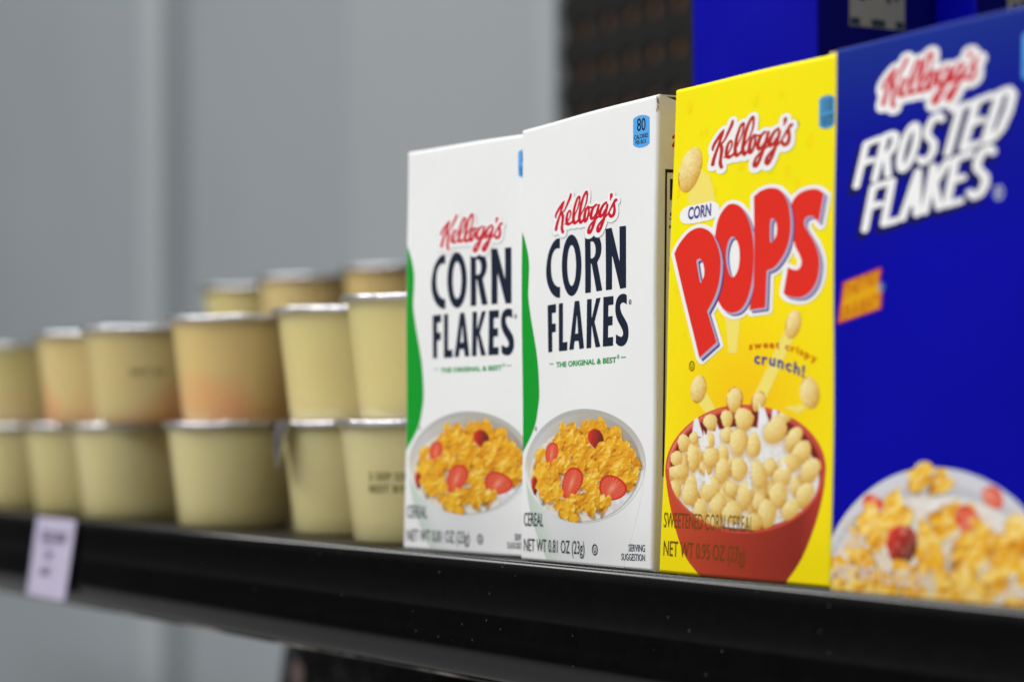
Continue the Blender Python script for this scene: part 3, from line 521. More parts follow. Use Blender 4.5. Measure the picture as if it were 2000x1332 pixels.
def corn_flakes(root, quad):
    ct = Carton(root, quad)
    carton_body(ct, M_white, M_side)
    ct.shape('green_band', lambda X, Y: sd_poly(X, Y, squeeze(ART['green'])), (0, 15, 12, 78), .35, M_green, 1)
    # bowl body: pale, tinted green at its left flank
    bb = squeeze(ART['bowlbody'])
    X, Y = grid(0, 0, W0 * SX, 24, .4); V, F = contour(X, Y, sd_poly(X, Y, bb))
    V = np.array(V); ex = np.interp(V[:, 1], [0, 4, 8, 14, 20, 24], [13.5, 9, 6, 3.6, 2.2, 1.8])
    t = np.clip((V[:, 0] / SX - ex) / 9, 0, 1)[:, None]; t2 = np.clip((V[:, 0] / SX - 26) / 26, 0, 1)[:, None]
    c = np.array([196, 212, 198.]) * (1 - t) + np.array([222, 223, 225.]) * t; c = c * (1 - t2) + np.array([239, 240, 240.]) * t2
    ct.print_('bowl_side_picture', V, F, M_ink, 1, colors=lin(c))
    bx, by, brx, bry = ART['bowl']
    picture_mesh(ct, 'bowl_picture', CF_PIC, lambda X, Y: np.minimum(np.hypot(X / 117.6, Y / 111.5) - 1, 10) * 100,
                 .85, lambda a, b: (bx + a / 117.6 * brx, by - b / 111.5 * bry + a * .004), 3, M_ink)
    CO = [[squeeze(p) for p in g] for g in ART['corn']]; FL = [[squeeze(p) for p in g] for g in ART['flakes']]
    ct.shape('title_lettering', lambda X, Y: np.minimum.reduce([sd_group(X, Y, g) for g in CO + FL]), (8, 40, 54, 78), .1, M_navy, 2)
    put_logo(ct)
    ct.shape('calorie_badge', lambda X, Y: sd_poly(X, Y, squeeze(ART['badge'])), (46, 86, 58, 98), .1, M_badge, 2)
    for t in ART['cftext']:
        s = t[0]
        if s in ('80', 'CALORIES', 'PER BOX'): ct.text('badge_lettering', t, M_navy, 3, .012 if s == '80' else .02)
        elif s == '-': 
            ct.shape('tagline_dash', lambda X, Y, t=t: np.maximum(np.abs(X / SX - (t[1] + t[3]) / 2) - (t[3] - t[1]) / 2, np.abs(Y - t[2] - .4) - .1), (t[1] - 1, t[2] - 1, t[3] + 1, t[2] + 2), .1, M_gtext, 3)
        elif s.startswith('THE'): ct.text('tagline_lettering', t, M_gtext, 3, .03)
        elif s in ('SERVING', 'SUGGESTION'): ct.text('serving_lettering', t, M_smalltxt, 4, .012)
        else: ct.text('weight_lettering' if s.startswith('NET') else 'cereal_lettering', t, M_navy, 5, .0)
    mk = ART['cfmark']
    ring_mark(ct, 'kosher_mark', *mk[0], M_navy, 'U', 4); ring_mark(ct, 'registered_mark', *mk[1], M_navy, 'R', 3)
    ring_mark(ct, 'registered_mark', *mk[2], M_gtext, 'R', 3); ring_mark(ct, 'registered_mark', *mk[3], M_smalltxt, 'R', 4)
    side_panel(ct)
    return ct

def side_panel(ct):
    """nutrition frame and small logo on the right-hand side panel"""
    D = ct.D
    def S(d, z, off):   # depth and height (mm) on the side panel
        b = ct.at(W0, z); t = (d * MM - b[1]) / (D * MM - b[1])
        bul = .5 * math.sin(math.pi * max(t, 0)) * math.sin(math.pi * z / H0)
        return (b[0] + (bul + off) * MM, d * MM, b[2] - (2.2 * MM * math.sin(min(max(t, 0) * 3.2, 1) * math.pi / 2) * max((z - 88) / 12, 0)))
    def rect(vs, fs, d0, z0, d1, z1, off):
        n = len(vs); nz = max(1, int((z1 - z0) / 4)); nd = max(1, int((d1 - d0) / 4))
        for a in range(nz + 1):
            for b in range(nd + 1): vs.append(S(d0 + (d1 - d0) * b / nd, z0 + (z1 - z0) * a / nz, off))
        for a in range(nz):
            for b in range(nd):
                q = n + a * (nd + 1) + b; fs.append((q, q + 1, q + nd + 2, q + nd + 1))
    vs, fs = [], []
    for r in [(2.5, 83.7, 35.5, 84.4), (2.5, 20, 35.5, 20.6), (2.5, 20.6, 2.95, 83.7), (35.1, 20.6, 35.5, 83.7), (3.6, 72, 34.5, 72.7), (3.6, 63, 34.5, 64), (3.6, 58, 34.5, 58.2), (3.6, 53, 34.5, 53.2), (3.6, 48, 34.5, 48.2), (3.6, 43, 34.5, 43.2), (3.6, 38, 34.5, 38.2), (3.6, 33, 34.5, 33.9)]:
        rect(vs, fs, *r, .05)
    mesh_obj('nutrition_frame', vs, fs, M_black, ct.root)
    vs, fs = [], []
    for s, d, z, w, cap, bo in [('Nutrition Facts', 3.7, 78.2, 30.5, 4.2, .03), ('Serving size 1 Box (23g)', 3.7, 73.8, 30, 1.6, .01), ('Calories', 3.7, 65.2, 12, 3, .03), ('80', 29, 65.2, 5, 3.6, .03)]:
        V, F, gw, c = glyphs(s, bo); b = len(vs)
        vs += [S(d + x * w / gw, z + y / c * cap, .05) for x, y in V]; fs += [tuple(i + b for i in f) for f in F]
    mesh_obj('nutrition_lettering', vs, fs, M_black, ct.root)
    src0 = LOGO[1][-1]; st = [smooth_path([[(x - src0[0]) * SX * .8, (y - src0[1]) * .8, r * .8] for x, y, r in s]) for s in LOGO]
    X, Y = grid(-1, -2, 13, 12, .12); V, F = contour(X, Y, sd_strokes(X, Y, st))
    mesh_obj('side_logo_lettering', [S(4.6 + x / SX, 89.4 + y * .8, .05) for x, y in V], F, M_red, ct.root)

root = empty('cereal_box', (0, 0, 0))
tag(root, 'sharp white carton with green band and open top flap, next to the yellow carton', 'cereal box', 'small cereal cartons standing on the shelf')
corn_flakes(root, [(0, 0), (56.6, 0), (0, 98.7), (58.4, 99.8)])
# torn board fibre at its top right corner
vs, fs = [], []
for k in range(7):
    x = 58.0 + random.uniform(-.5, .35); z = 99.4 - k * .42; w = random.uniform(.12, .3); b = len(vs)
    vs += [(x * MM, .35 * MM, z * MM), ((x + w) * MM, .3 * MM, (z - .1) * MM), ((x + w * 1.6) * MM, .8 * MM, (z - .9) * MM), ((x + .1) * MM, .5 * MM, (z - .8) * MM)]; fs.append((b, b + 1, b + 2, b + 3))
mesh_obj('torn_edge', vs, fs, paper('torn_board', (150, 118, 70), .9), root)

yaw = math.radians(5.8)
root = empty('cereal_box', (-.0611, 0, 0), yaw)
tag(root, 'white carton with green band next to the stacked cups, its right end hidden', 'cereal box', 'small cereal cartons standing on the shelf')
corn_flakes(root, [(0, 0), (59, 0), (1.6, 99.8), (60, 99.0)])

# ------------------------------------------------------------------ yellow corn pops carton
def pops_box():
    root = empty('cereal_box', (.0593, 0, 0))
    tag(root, 'yellow carton with big red lettering and a red bowl of puffed cereal', 'cereal box', 'small cereal cartons standing on the shelf')
    ct = Carton(root, [(0, 0), (60.2, 0), (6.0, 99.8), (62.7, 99.7)])
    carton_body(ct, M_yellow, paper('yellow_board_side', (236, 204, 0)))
    # golden glow printed round the bowl, with tiny bubbles
    X, Y = grid(.2 * SX, .2, (W0 - .2) * SX, 60, .5)
    V, F = contour(X, Y, np.maximum(Y - 59.5, -Y))
    V = np.array(V); d = np.hypot((V[:, 0] / SX - 30) / 30, (V[:, 1] - 32) / 27)
    t = np.clip(1.05 - d, 0, 1)[:, None]; t = t * t * (3 - 2 * t)
    ct.print_('golden_background', V, F, M_ink, 1, colors=lin(np.array([255, 231, 0.]) * (1 - t) + np.array([252, 202, 2.]) * t))
    rr = np.random.RandomState(2)
    bub = [(rr.uniform(2, 56), rr.uniform(48, 96), rr.uniform(.5, 1.3)) for _ in range(60)]
    ct.shape('bubble_pattern', lambda X, Y: np.minimum.reduce([np.hypot(X / SX - a, Y - b) - r for a, b, r in bub]) * .6, (0, 45, 58, 99), .22, paper('bubble_ink', (254, 226, 1)), 1.6)
    for q in ART['trail']:
        P = squeeze(q); ys = [p[1] for p in P]; xs = [p[0] / SX for p in P]
        ct.shape('light_trail', lambda X, Y, P=P: sd_poly(X, Y, P), (min(xs) - 1, min(ys) - 1, max(xs) + 1, max(ys) + 1), .2, M_trail, 2.1)
    bodyp = squeeze(ART['popbody'])
    X, Y = grid(0, 0, W0 * SX, 26, .35); V, F = contour(X, Y, sd_poly(X, Y, bodyp)); V = np.array(V)
    t = np.clip((V[:, 0] / SX - 4) / 48, 0, 1)[:, None]
    c = np.array([204, 76, 44.]) * (1 - t) + np.array([140, 40, 30.]) * t
    u = np.clip((V[:, 0] / SX - 48) / 8, 0, 1)[:, None]; c = c * (1 - u) + np.array([196, 62, 44.]) * u
    ct.print_('bowl_side_picture', V, F, M_ink, 2.2, colors=lin(c))
    # bowl seen from above with its puffs
    pic = Picture(-160, -175, 160, 130, 1.6); X, Y = pic.X, pic.Y
    r = np.hypot(X / 156.3, Y / 126)
    k = np.clip((X / 156 + 1) / 2, 0, 1)[..., None]
    pic.C = np.array([216, 92, 66.]) * (1 - k) + np.array([196, 66, 54.]) * k
    inn = np.hypot((X - 1) / 148, (Y - 2) / 117.5); pic.blend(np.clip((1 - inn) * 50, 0, 1), (122, 26, 22))
    hl = np.clip(1 - np.abs(r - .965) * 60, 0, 1) * (np.clip(-X / 120, 0, 1) + .5 * np.clip(-Y / 100, 0, 1)); pic.blend(hl * .6, (246, 170, 140))
    milk = np.clip((1 - np.hypot((X - 2) / 145, (Y - 16) / 101)) * 40, 0, 1)
    mw = 222 + 26 * pic.N1; pic.blend(milk, np.stack([mw, mw - 2, mw - 6], -1))
    for (x, y, h) in [(-90, -80, 36), (-60, -66, 34), (-45, -70, 22), (50, -70, 62), (55, -60, 40), (-82, 2, 28), (-62, 8, 34), (56, -24, 26), (96, 20, 26), (70, -96, 30)]:
        m = np.clip((1 - np.abs(X - x - (Y - y) * .1) / np.clip((Y - y + h) * .28 + 1, .5, 14)) * 4, 0, 1) * (Y > y - h) * (Y < y + 14)
        pic.blend(m, (238, 238, 240))
    r9 = np.random.RandomState(12)
    for _ in range(46):
        x, y = r9.uniform(-135, 135), r9.uniform(-85, 105)
        if np.hypot(x / 135, (y - 14) / 92) < 1: pic.puff(x, y, r9.uniform(12, 17), r9.uniform(15, 23), r9.uniform(-30, 30), alpha=.9)
    for (x, y, a, b, ro) in sorted(ART['popballs'], key=lambda p: p[1] + p[3] * .4): pic.puff(x, y, a, b, ro)
    for (x, y, h) in [(-70, -52, 26), (20, 34, 10), (84, -6, 16), (46, -94, 34), (-66, 24, 26)]:
        m = np.clip((1 - np.abs(X - x - (Y - y) * .2) / np.clip((Y - y + h) * .25 + .6, .5, 7)) * 3, 0, 1) * (Y > y - h) * (Y < y + 6)
        pic.blend(m * .9, (243, 243, 245))
    pic.blend(np.clip((inn - 1) * 60, 0, 1) * (r < 1.02) * (Y > 0), np.array([206, 78, 56.]))
    A = ART['popbowl']
    m0, mx, my = np.array(A[:2]), np.array(A[2:4]), np.array(A[4:6])
    mL, mR = ART['popends']; m0 = (np.array(mL) + np.array(mR)) / 2; mx = (np.array(mR) - np.array(mL)) / 2 / 156.3
    balls = ART['popballs']
    def outline(X, Y):
        d = np.hypot(X / 156.3, Y / 126) - 1
        for (x, y, a, b, ro) in balls[:2]:
            t = math.radians(ro); p = ((X - x) * math.cos(t) + (Y - y) * math.sin(t)) / a; q = (-(X - x) * math.sin(t) + (Y - y) * math.cos(t)) / b
            d = np.minimum(d, (np.hypot(p, q) - 1) * .3)
        sp = np.maximum(np.abs(X - 53 - (Y + 60) * .1) - np.clip((Y + 132) * .2, 0, 14), np.maximum(-132 - Y, Y + 80)) / 100
        return np.minimum(d, sp) * 100
    picture_mesh(ct, 'bowl_picture', pic, outline, 1.15, lambda a, b: tuple(m0 + mx * a + my * b), 3.2, M_ink)
    for i, (x, y, a, b, ro) in enumerate(ART['fly']):
        R = max(a, b) + 4; p2 = Picture(-R, -R, R, R, 3)
        p2.C[:] = (250, 214, 40); p2.N2 = smooth_noise(p2.h, p2.w, 6, i); p2.N1 = smooth_noise(p2.h, p2.w, 18, i + 3)
        X, Y = p2.X, p2.Y; p2.C[:] = (222, 170, 60); p2.puff(0, 0, a + 1, b + 1, ro)
        t = math.radians(ro)
        fld = lambda X, Y: (np.hypot((X * math.cos(t) + Y * math.sin(t)) / a, (-X * math.sin(t) + Y * math.cos(t)) / b) - 1) * 20
        picture_mesh(ct, 'puff_picture', p2, fld, .9, lambda c, d: (x + mx[0] * c + my[0] * d, y + mx[1] * c + my[1] * d), 3.6, M_ink)
    # title: S at the back, then O, P, and the first P in front
    G = [[squeeze(p) for p in g] for g in ART['pops']]
    bx = (0, 42, 58, 84)
    allf = lambda X, Y: np.minimum.reduce([sd_group(X, Y, [g[0]]) for g in G])
    ct.shape('title_outline', lambda X, Y: np.minimum(allf(X, Y), allf(X - .42, Y + .62)) - .72, bx, .16, M_hal, 4)
    # widen the halo's x field so the first letter's left edge shows white
    lay = 4.6
    for g in G:
        ct.shape('letter_shadow', lambda X, Y, g=g: sd_group(X - .56, Y + .66, g) - .04, bx, .16, M_violet, lay)
        ct.shape('letter_edge', lambda X, Y, g=g: np.minimum(sd_group(X - .36, Y + .4, g), sd_group(X - .18, Y + .2, g)) - .04, bx, .16, M_lilac, lay + .5)
        ct.shape('title_letter', lambda X, Y, g=g: sd_group(X, Y, g), bx, .13, M_pred, lay + 1.0)
        lay += 1.5
    ch = squeeze(ART['cornhalo'])
    ct.shape('word_outline', lambda X, Y: sd_strokes(X, Y, [[(p[0], p[1], 1.85) for p in ch]]), (0, 60, 30, 85), .16, M_hal, 3.4)
    for t in ART['popstext']:
        s = t[0]
        if s == 'CORN': ct.text('word_lettering', t, M_violet, 5, .03)
        elif s in ('110', 'CALORIES', 'PER BOX'): ct.text('badge_lettering', t, M_teal, 4, .015)
        else: ct.text('weight_lettering' if s[0] == 'N' else 'cereal_lettering', t, M_brtext, 4.4, .0)
    ct.shape('calorie_badge', lambda X, Y: sd_poly(X, Y, squeeze(ART['popsbadge'])), (44, 82, 58, 98), .14, M_badge2, 3)
    put_logo(ct, ART['poplogo'], M_red2, .62, drop=False, layer=4)
    ring_mark(ct, 'kosher_mark', *ART['popu'], M_brtext, 'U', 3); ring_mark(ct, 'registered_mark', *ART['popr'], M_brtext, 'R', 4)
    V, F = path_text('sweet crispy', ART['sweet'], 1.35, .03); ct.print_('slogan_lettering', V, F, M_orange, 4.2, unsqueeze=False)
    V, F = path_text('crunch!', ART['crunch'], 2.2, .03); ct.print_('slogan_lettering', V, F, M_violet, 4.2, unsqueeze=False)
    # grey board tab sticking up at the back of its top
    mesh_obj('board_tab', [(.0535, .004, .0985), (.0622, .004, .0985), (.0618, .0035, .1008), (.0552, .0035, .1010), (.0535, .006, .0985), (.0622, .006, .0985), (.0618, .0055, .1008), (.0552, .0055, .1010)],
             [(0, 1, 2, 3), (5, 4, 7, 6), (3, 2, 6, 7), (0, 3, 7, 4), (1, 5, 6, 2)], M_beige, root)
    return ct
pops_box()

# ------------------------------------------------------------------ blue frosted flakes cartons
GL = {  # centre lines of heavy italic capitals, unit box
 'F': [[(0, 0), (0, 1)], [(0, 1), (.8, 1)], [(0, .53), (.62, .53)]],
 'R': [[(0, 0), (0, 1)], [(0, 1), (.45, 1), (.72, .92), (.78, .76), (.7, .6), (.45, .52), (0, .52)], [(.42, .52), (.82, 0)]],
 'O': [[(.45 + .42 * math.sin(a), .5 + .5 * math.cos(a)) for a in np.linspace(0, 2 * math.pi, 17)]],
 'S': [[(.78, .88), (.55, 1.0), (.25, .98), (.06, .8), (.12, .62), (.4, .5), (.68, .38), (.78, .2), (.6, .03), (.3, 0), (.02, .12)]],
 'T': [[(.42, 0), (.42, 1)], [(0, 1), (.85, 1)]],
 'E': [[(.75, 0), (0, 0), (0, 1), (.78, 1)], [(0, .52), (.62, .52)]],
 'D': [[(0, 0), (0, 1), (.4, 1), (.72, .85), (.8, .5), (.7, .15), (.4, 0), (0, 0)]],
 'L': [[(0, 1), (0, 0), (.7, 0)]],
 'A': [[(0, 0), (.42, 1), (.84, 0)], [(.18, .3), (.66, .3)]],
 'K': [[(0, 0), (0, 1)], [(.75, 1), (.05, .46)], [(.22, .6), (.8, 0)]]}
ADV = {'F': .95, 'R': 1.08, 'O': 1.12, 'S': 1.1, 'T': 1.06, 'E': 1.0, 'D': 1.05, 'L': .9, 'A': 1.08, 'K': 1.02}
def word(s, quad, r):
    BL, BR, TL, TR = [np.array(p) for p in quad]; tot = sum(ADV[c] for c in s) - .2; x = 0; out = []
    for c in s:
        for st in GL[c]:
            q = []
            for a, b in st:
                u = (x + a * .84 + .06) / tot
                p = (BL * (1 - u) + BR * u) * (1 - b) + (TL * (1 - u) + TR * u) * b
                q.append([p[0] * SX, p[1], r])
            out.append(q)
        x += ADV[c]
    return out

def ff_picture():
    pic = Picture(-225, -165, 225, 160, 1.3, 12.0); X, Y = pic.X, pic.Y
    wl = 214 - 22 * np.clip(X / 200, -1, 1) * 0
    pic.C[:] = (212, 214, 226)
    inn = np.hypot((X + 2) / 226, (Y - 96) / 214)
    pic.blend(np.clip((1 - inn) * 40, 0, 1), (196, 198, 210))
    milk = np.clip((1 - np.hypot(X / 222, (Y - 100) / 196)) * 40, 0, 1)
    mw = 218 + 24 * pic.N0; pic.blend(milk, np.stack([mw, mw - 1, mw + 2], -1))
    rr = np.random.RandomState(4); fl = []
    for gy in range(-5, 7):
        for gx in range(-7, 8):
            x = gx * 52 + rr.uniform(-18, 18) + (gy % 2) * 24; y = gy * 44 + rr.uniform(-16, 16)
            if np.hypot(x / 215, (y - 96) / 188) < .97 and rr.rand() < .72: fl.append((y, x, rr.uniform(22, 38), rr.uniform(34, 60), rr.uniform(-.9, .9)))
    fl += [(-138, -12, 22, 22, .2), (-118, 20, 22, 26, .4), (-120, -30, 18, 24, -.3), (150, -30, 40, 30, .2)]
    fl.sort(); done = set()
    bs = [(-90, -122, -78, 22, 20, .5, True), (-84, 118, -85, 17, 24, -.6, True), (-30, 74, -38, 22, 38, -.5, True), (2, -60, 6, 32, 42, .05, False)]
    for f in fl:
        for q in bs:
            if q not in done and f[0] > q[0] + 20: pic.berry(*q[1:6], cut=q[6]); done.add(q)
        if f[0] > -30 and abs(f[1] + 60) < 34 and abs(f[0] - 10) < 46: continue
        pic.flake(f[1], f[0], f[2], f[3], f[4], int(rr.randint(1e6)), 1.12)
        # sugar frosting: pale bloom over the flake
    fro = np.clip((pic.N1 - .42) * 2.2, 0, 1) * np.clip((pic.C[..., 0] - pic.C[..., 2] - 60) / 60, 0, 1) * .42
    pic.blend(fro, (250, 238, 214))
    return pic
FF_PIC = ff_picture()

def frosted(loc, rz, label, quad=None, full=True, lod=1.0):
    root = empty('cereal_box', loc, rz)
    tag(root, label, 'cereal box', 'blue frosted cereal cartons')
    ct = Carton(root, quad or [(0, 0), (58.5, 0), (1.2, 98.1), (60, 98.0)])
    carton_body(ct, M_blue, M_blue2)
    if full:
        fr = word('FROSTED', ART['frosted'], .54); fk = word('FLAKES', ART['flakes2'], .56)
        bx = (0, 50, 58, 92)
        ct.shape('title_shadow', lambda X, Y: np.minimum(sd_strokes(X + .45, Y + .9, fr + fk), sd_strokes(X + .2, Y + .4, fr + fk)) - .34, bx, .2 * lod, M_dnavy, 1)
        ct.shape('title_lettering', lambda X, Y: sd_strokes(X, Y, fr + fk), bx, .18 * lod, M_hal, 2)
        put_logo(ct, ART['fflogo'], M_red, .82, drop=False, layer=3, pen=1.0, cell=.14 * lod)
        V, F = [], []
        for s, P in (("THEY'RE", (ART['great'][2], ART['great'][3])), ('GR-R-REAT!', (ART['great'][0], ART['great'][1]))):
            gV, gF, w, c = glyphs(s, .03); b = len(V); (x0, y0), (x1, y1) = P
            V += [(x0 + a / w * (x1 - x0) + q / c * .5, y0 + a / w * (y1 - y0) + q / c * 2.3) for a, q in gV]; F += [tuple(i + b for i in f) for f in gF]
        G = ART['great']
        gp = [[G[0][0] - .6, G[0][1] - .5], [G[1][0] + .9, G[1][1] - .4], [G[1][0] + 1.3, G[1][1] + 3.2], [G[3][0] + .9, G[3][1] + .4], [G[3][0] + 1.4, G[3][1] + 2.6], [G[2][0] + .2, G[2][1] + 2.8], [G[2][0] - .4, G[2][1] - .2], [G[0][0] + .0, G[0][1] + 2.4]]
        ct.shape('slogan_backing', lambda X, Y: sd_poly(X, Y, squeeze(gp)) - .18, (0, 40, 30, 66), .2, M_burst, 2)
        ct.shape('slogan_fill', lambda X, Y: sd_poly(X, Y, squeeze(gp)) + .2, (0, 40, 30, 66), .2, paper('slogan_orange', (226, 164, 8)), 2.5)
        ct.print_('slogan_lettering', V, F, M_gold, 3, unsqueeze=False)
        ring_mark(ct, 'registered_mark', *ART['greatr'], .9, M_badge2, 'R', 3); ring_mark(ct, 'registered_mark', *ART['fftm'], 1.2, M_silver, 'R', 3)
        ct.shape('calorie_badge', lambda X, Y: sd_poly(X, Y, squeeze([[p[0], p[1]] for p in [(50.6, 88), (54.2, 86.6), (57, 88), (57, 95), (54.2, 96.6), (50.6, 95)]])), (48, 84, 58, 98), .2, M_badge, 2)
        for s, x, z, w, cap in (('130', 52, 91.2, 3.6, 2.6), ('CALORIES', 51.2, 89.7, 5.2, .9), ('PER BOX', 51.8, 88.3, 4, .9)): ct.text('badge_lettering', [s, x, z, x + w, z, cap], M_navy, 3, .015)
    A = ART['ffbowl']; m0, mx, my = np.array(A[:2]), np.array(A[2:4]), np.array(A[4:6])
    rim = []
    def outline(X, Y):
        d = np.hypot((X + 2) / 230, (Y - 96) / 243) - 1
        d = np.where(Y > 96, np.abs(X + 2) / 230 - 1, d)
        bump_ = np.minimum(np.hypot((X + 12) / 22, (Y + 138) / 22) - 1, np.hypot((X - 20) / 22, (Y + 118) / 26) - 1) * .12
        return np.minimum(d, bump_) * 100
    picture_mesh(ct, 'bowl_picture', FF_PIC, outline, 2.0 * lod, lambda a, b: tuple(m0 + mx * a + my * b), 4, M_ink)
    if full:
        for t in ART['fftext']: ct.text('weight_lettering' if t[0][0] == 'N' else 'cereal_lettering', t, M_silver, 5, .01)
    return ct
frosted((.1309, -.0086, 0), 0, 'big blurred blue carton at the shelf edge, nearest, showing white title above a bowl picture')

def offers_panel(ct, z0, z1):
    """pale printed panel with rings of dark dots on the side of a carton"""
    X0 = ct.at(W0, 50)[0]; d0, d1 = 10.5, 28.5
    def S(d, z, off=.05):
        b = ct.at(W0, z); t = (d * MM - b[1]) / (ct.D * MM - b[1]); sag = 2.2 * math.sin(min(max(t, 0) * 3.2, 1) * math.pi / 2) * max((z - 88) / 12, 0)
        return (b[0] + (.5 * math.sin(math.pi * t) * math.sin(math.pi * z / H0) + off) * MM, d * MM, b[2] - sag * MM)
    vs, fs = [], []
    n = 8
    for a in range(n + 1):
        for b in range(5): vs.append(S(d0 + (d1 - d0) * b / 4, z0 + (z1 - z0) * a / n))
    for a in range(n):
        for b in range(4): q = a * 5 + b; fs.append((q, q + 1, q + 6, q + 5))
    mesh_obj('information_panel', vs, fs, M_panel, ct.root)
    vs, fs = [], []
    for row in range(3):
        for colm in range(2):
            cx, cz = d0 + 4.6 + colm * 8.6, z0 + 10 + row * 9
            for k in range(6):
                a = k * math.pi / 3 + .3; px, pz = cx + 2.6 * math.cos(a), cz + 2.6 * math.sin(a); b = len(vs)
                vs += [S(px + .8 * math.cos(t), pz + .8 * math.sin(t), .1) for t in np.linspace(0, 2 * math.pi, 9)[:-1]]; fs.append(tuple(range(b, b + 8)))
    for d, w in ((d0 + .3, 3), (d0 + 7, 4.5), (d0 + 15, 2.6)):
        b = len(vs); vs += [S(d, z0 + .3, .1), (S(d + w, z0 + .3, .1)), S(d + w, z0 + 2.2, .1), S(d, z0 + 2.2, .1)]; fs.append((b, b + 1, b + 2, b + 3))
    mesh_obj('panel_marks', vs, fs, M_teal, ct.root)

SQ = [(0, 0), (58.8, 0), (0, 99), (58.8, 99)]
for x, y, z, lab in [(-.0821, .100, .1, 'blue carton raised on another carton behind the yellow one, wide plain blue front'),
                     (-.0665, .1395, .1, 'blurred blue carton farthest back at the top edge, standing behind the other raised one'),
                     (-.0821, .100, 0, 'blue carton on the shelf hidden behind the yellow carton, under the nearer raised one'),
                     (-.0665, .1395, 0, 'blue carton on the shelf hidden at the back, under the farther raised one')]:
    c = frosted((x, y, z), 0, lab, SQ, full=(z == 0), lod=1.6)
    if z > 0: offers_panel(c, 35.5 if y < .12 else 30, 80)

# ------------------------------------------------------------------ fruit cups with foil lids
def cup_material(name, top, bottom, rough=.3):
    m, nt, bs = nodes(name)
    tc = nt.nodes.new('ShaderNodeTexCoord'); sp = nt.nodes.new('ShaderNodeSeparateXYZ'); nt.links.new(tc.outputs['Object'], sp.inputs[0])
    n = noise(nt, 32, 2)
    ad = nt.nodes.new('ShaderNodeMath'); ad.operation = 'MULTIPLY_ADD'; ad.inputs[1].default_value = .045; nt.links.new(n.outputs['Fac'], ad.inputs[0]); nt.links.new(sp.outputs['Z'], ad.inputs[2])
    mr = nt.nodes.new('ShaderNodeMapRange'); mr.inputs['From Min'].default_value = .020; mr.inputs['From Max'].default_value = .046; nt.links.new(ad.outputs[0], mr.inputs['Value'])
    r = ramp(nt, mr.outputs['Result'], [(0, lin(bottom)), (.55, lin(top)), (1, lin(top))])
    oi = nt.nodes.new('ShaderNodeObjectInfo'); r3 = ramp(nt, oi.outputs['Random'], [(0, (.90, .90, .86)), (.5, (1, .97, .93)), (1, (1, 1, 1))])
    mx = nt.nodes.new('ShaderNodeMix'); mx.data_type = 'RGBA'; mx.blend_type = 'MULTIPLY'; mx.inputs[0].default_value = 1
    nt.links.new(r.outputs['Color'], mx.inputs[6]); nt.links.new(r3.outputs['Color'], mx.inputs[7]); nt.links.new(mx.outputs[2], bs.inputs['Base Color'])
    bs.inputs['Roughness'].default_value = rough
    bs.inputs['Subsurface Weight'].default_value = .8; bs.inputs['Subsurface Radius'].default_value = (1.0, .8, .45); bs.inputs['Subsurface Scale'].default_value = .012
    bs.inputs['Coat Weight'].default_value = .5; bs.inputs['Coat Roughness'].default_value = .12
    return m
CUPM = [cup_material('apple_cup', (222, 212, 158), (216, 202, 146)), cup_material('peach_cup', (228, 208, 150), (236, 168, 118)),
        cup_material('pear_cup', (234, 220, 156), (232, 204, 152)), cup_material('orange_cup', (228, 202, 138), (238, 170, 116))]
def foil():
    m, nt, bs = nodes('foil'); bs.inputs['Metallic'].default_value = 1; bs.inputs['Roughness'].default_value = .28
    n = noise(nt, 120, 4); r = ramp(nt, n.outputs['Fac'], [(.35, (.62, .60, .68)), (.65, (.86, .86, .88))]); nt.links.new(r.outputs['Color'], bs.inputs['Base Color'])
    bump(nt, bs, noise(nt, 380, 3), .8, .0008); return m
M_foil = foil()
def lathe(profile, n=40, wob=0.0, seed=0):
    r_ = np.random.RandomState(seed); ph = r_.rand(3) * 6
    V, F = [], []
    for (r, z) in profile:
        for i in range(n):
            a = 2 * math.pi * i / n; k = 1 + wob * (math.sin(3 * a + ph[0]) + .6 * math.sin(7 * a + ph[1])) if r > .001 else 1
            V.append((r * k * math.cos(a), r * k * math.sin(a), z + (wob * .012 * math.sin(5 * a + ph[2]) if r > .001 else 0)))
    for j in range(len(profile) - 1):
        for i in range(n):
            F.append((j * n + i, j * n + (i + 1) % n, (j + 1) * n + (i + 1) % n, (j + 1) * n + i))
    return V, F
def cup_proto(k):
    """tapered plastic cup, 33 mm high, with a rolled flange and a crimped foil lid"""
    V, F = lathe([(.0001, .0006), (.0150, .0004), (.0170, .0000), (.0178, .0012), (.0184, .006), (.0193, .014), (.0203, .022), (.0211, .0285), (.0213, .0305), (.0220, .0308), (.0227, .0313), (.0227, .0319), (.0220, .0321)], 48)
    body = mesh_obj('cup_body', V, F, CUPM[k], None, smooth=True)
    V, F = lathe([(.0231, .0313), (.0235, .0320), (.0232, .0327), (.0221, .0328), (.0210, .0327), (.012, .0326), (.0001, .0326)], 48, .012, k)
    lid = mesh_obj('foil_lid', V, F, M_foil, None, smooth=True)
    for o in (body, lid): COL.objects.unlink(o)
    return body, lid
PROTO = [cup_proto(k) for k in range(4)]
GRP = 'small foil lidded cups stacked on the shelf'
def cup(x, y, level, k, label):
    e = empty('fruit_cup', (x + random.uniform(-.0006, .0006), y, level * .0327), random.uniform(0, 6.28))
    tag(e, label, 'cup', GRP)
    s_ = random.uniform(.985, 1.012); e.scale = (s_, s_, 1)
    for src in PROTO[k]:
        c = src.copy(); COL.objects.link(c); c.parent = e
    return e
stamp_ink = paper('stamp_ink', (118, 114, 72))
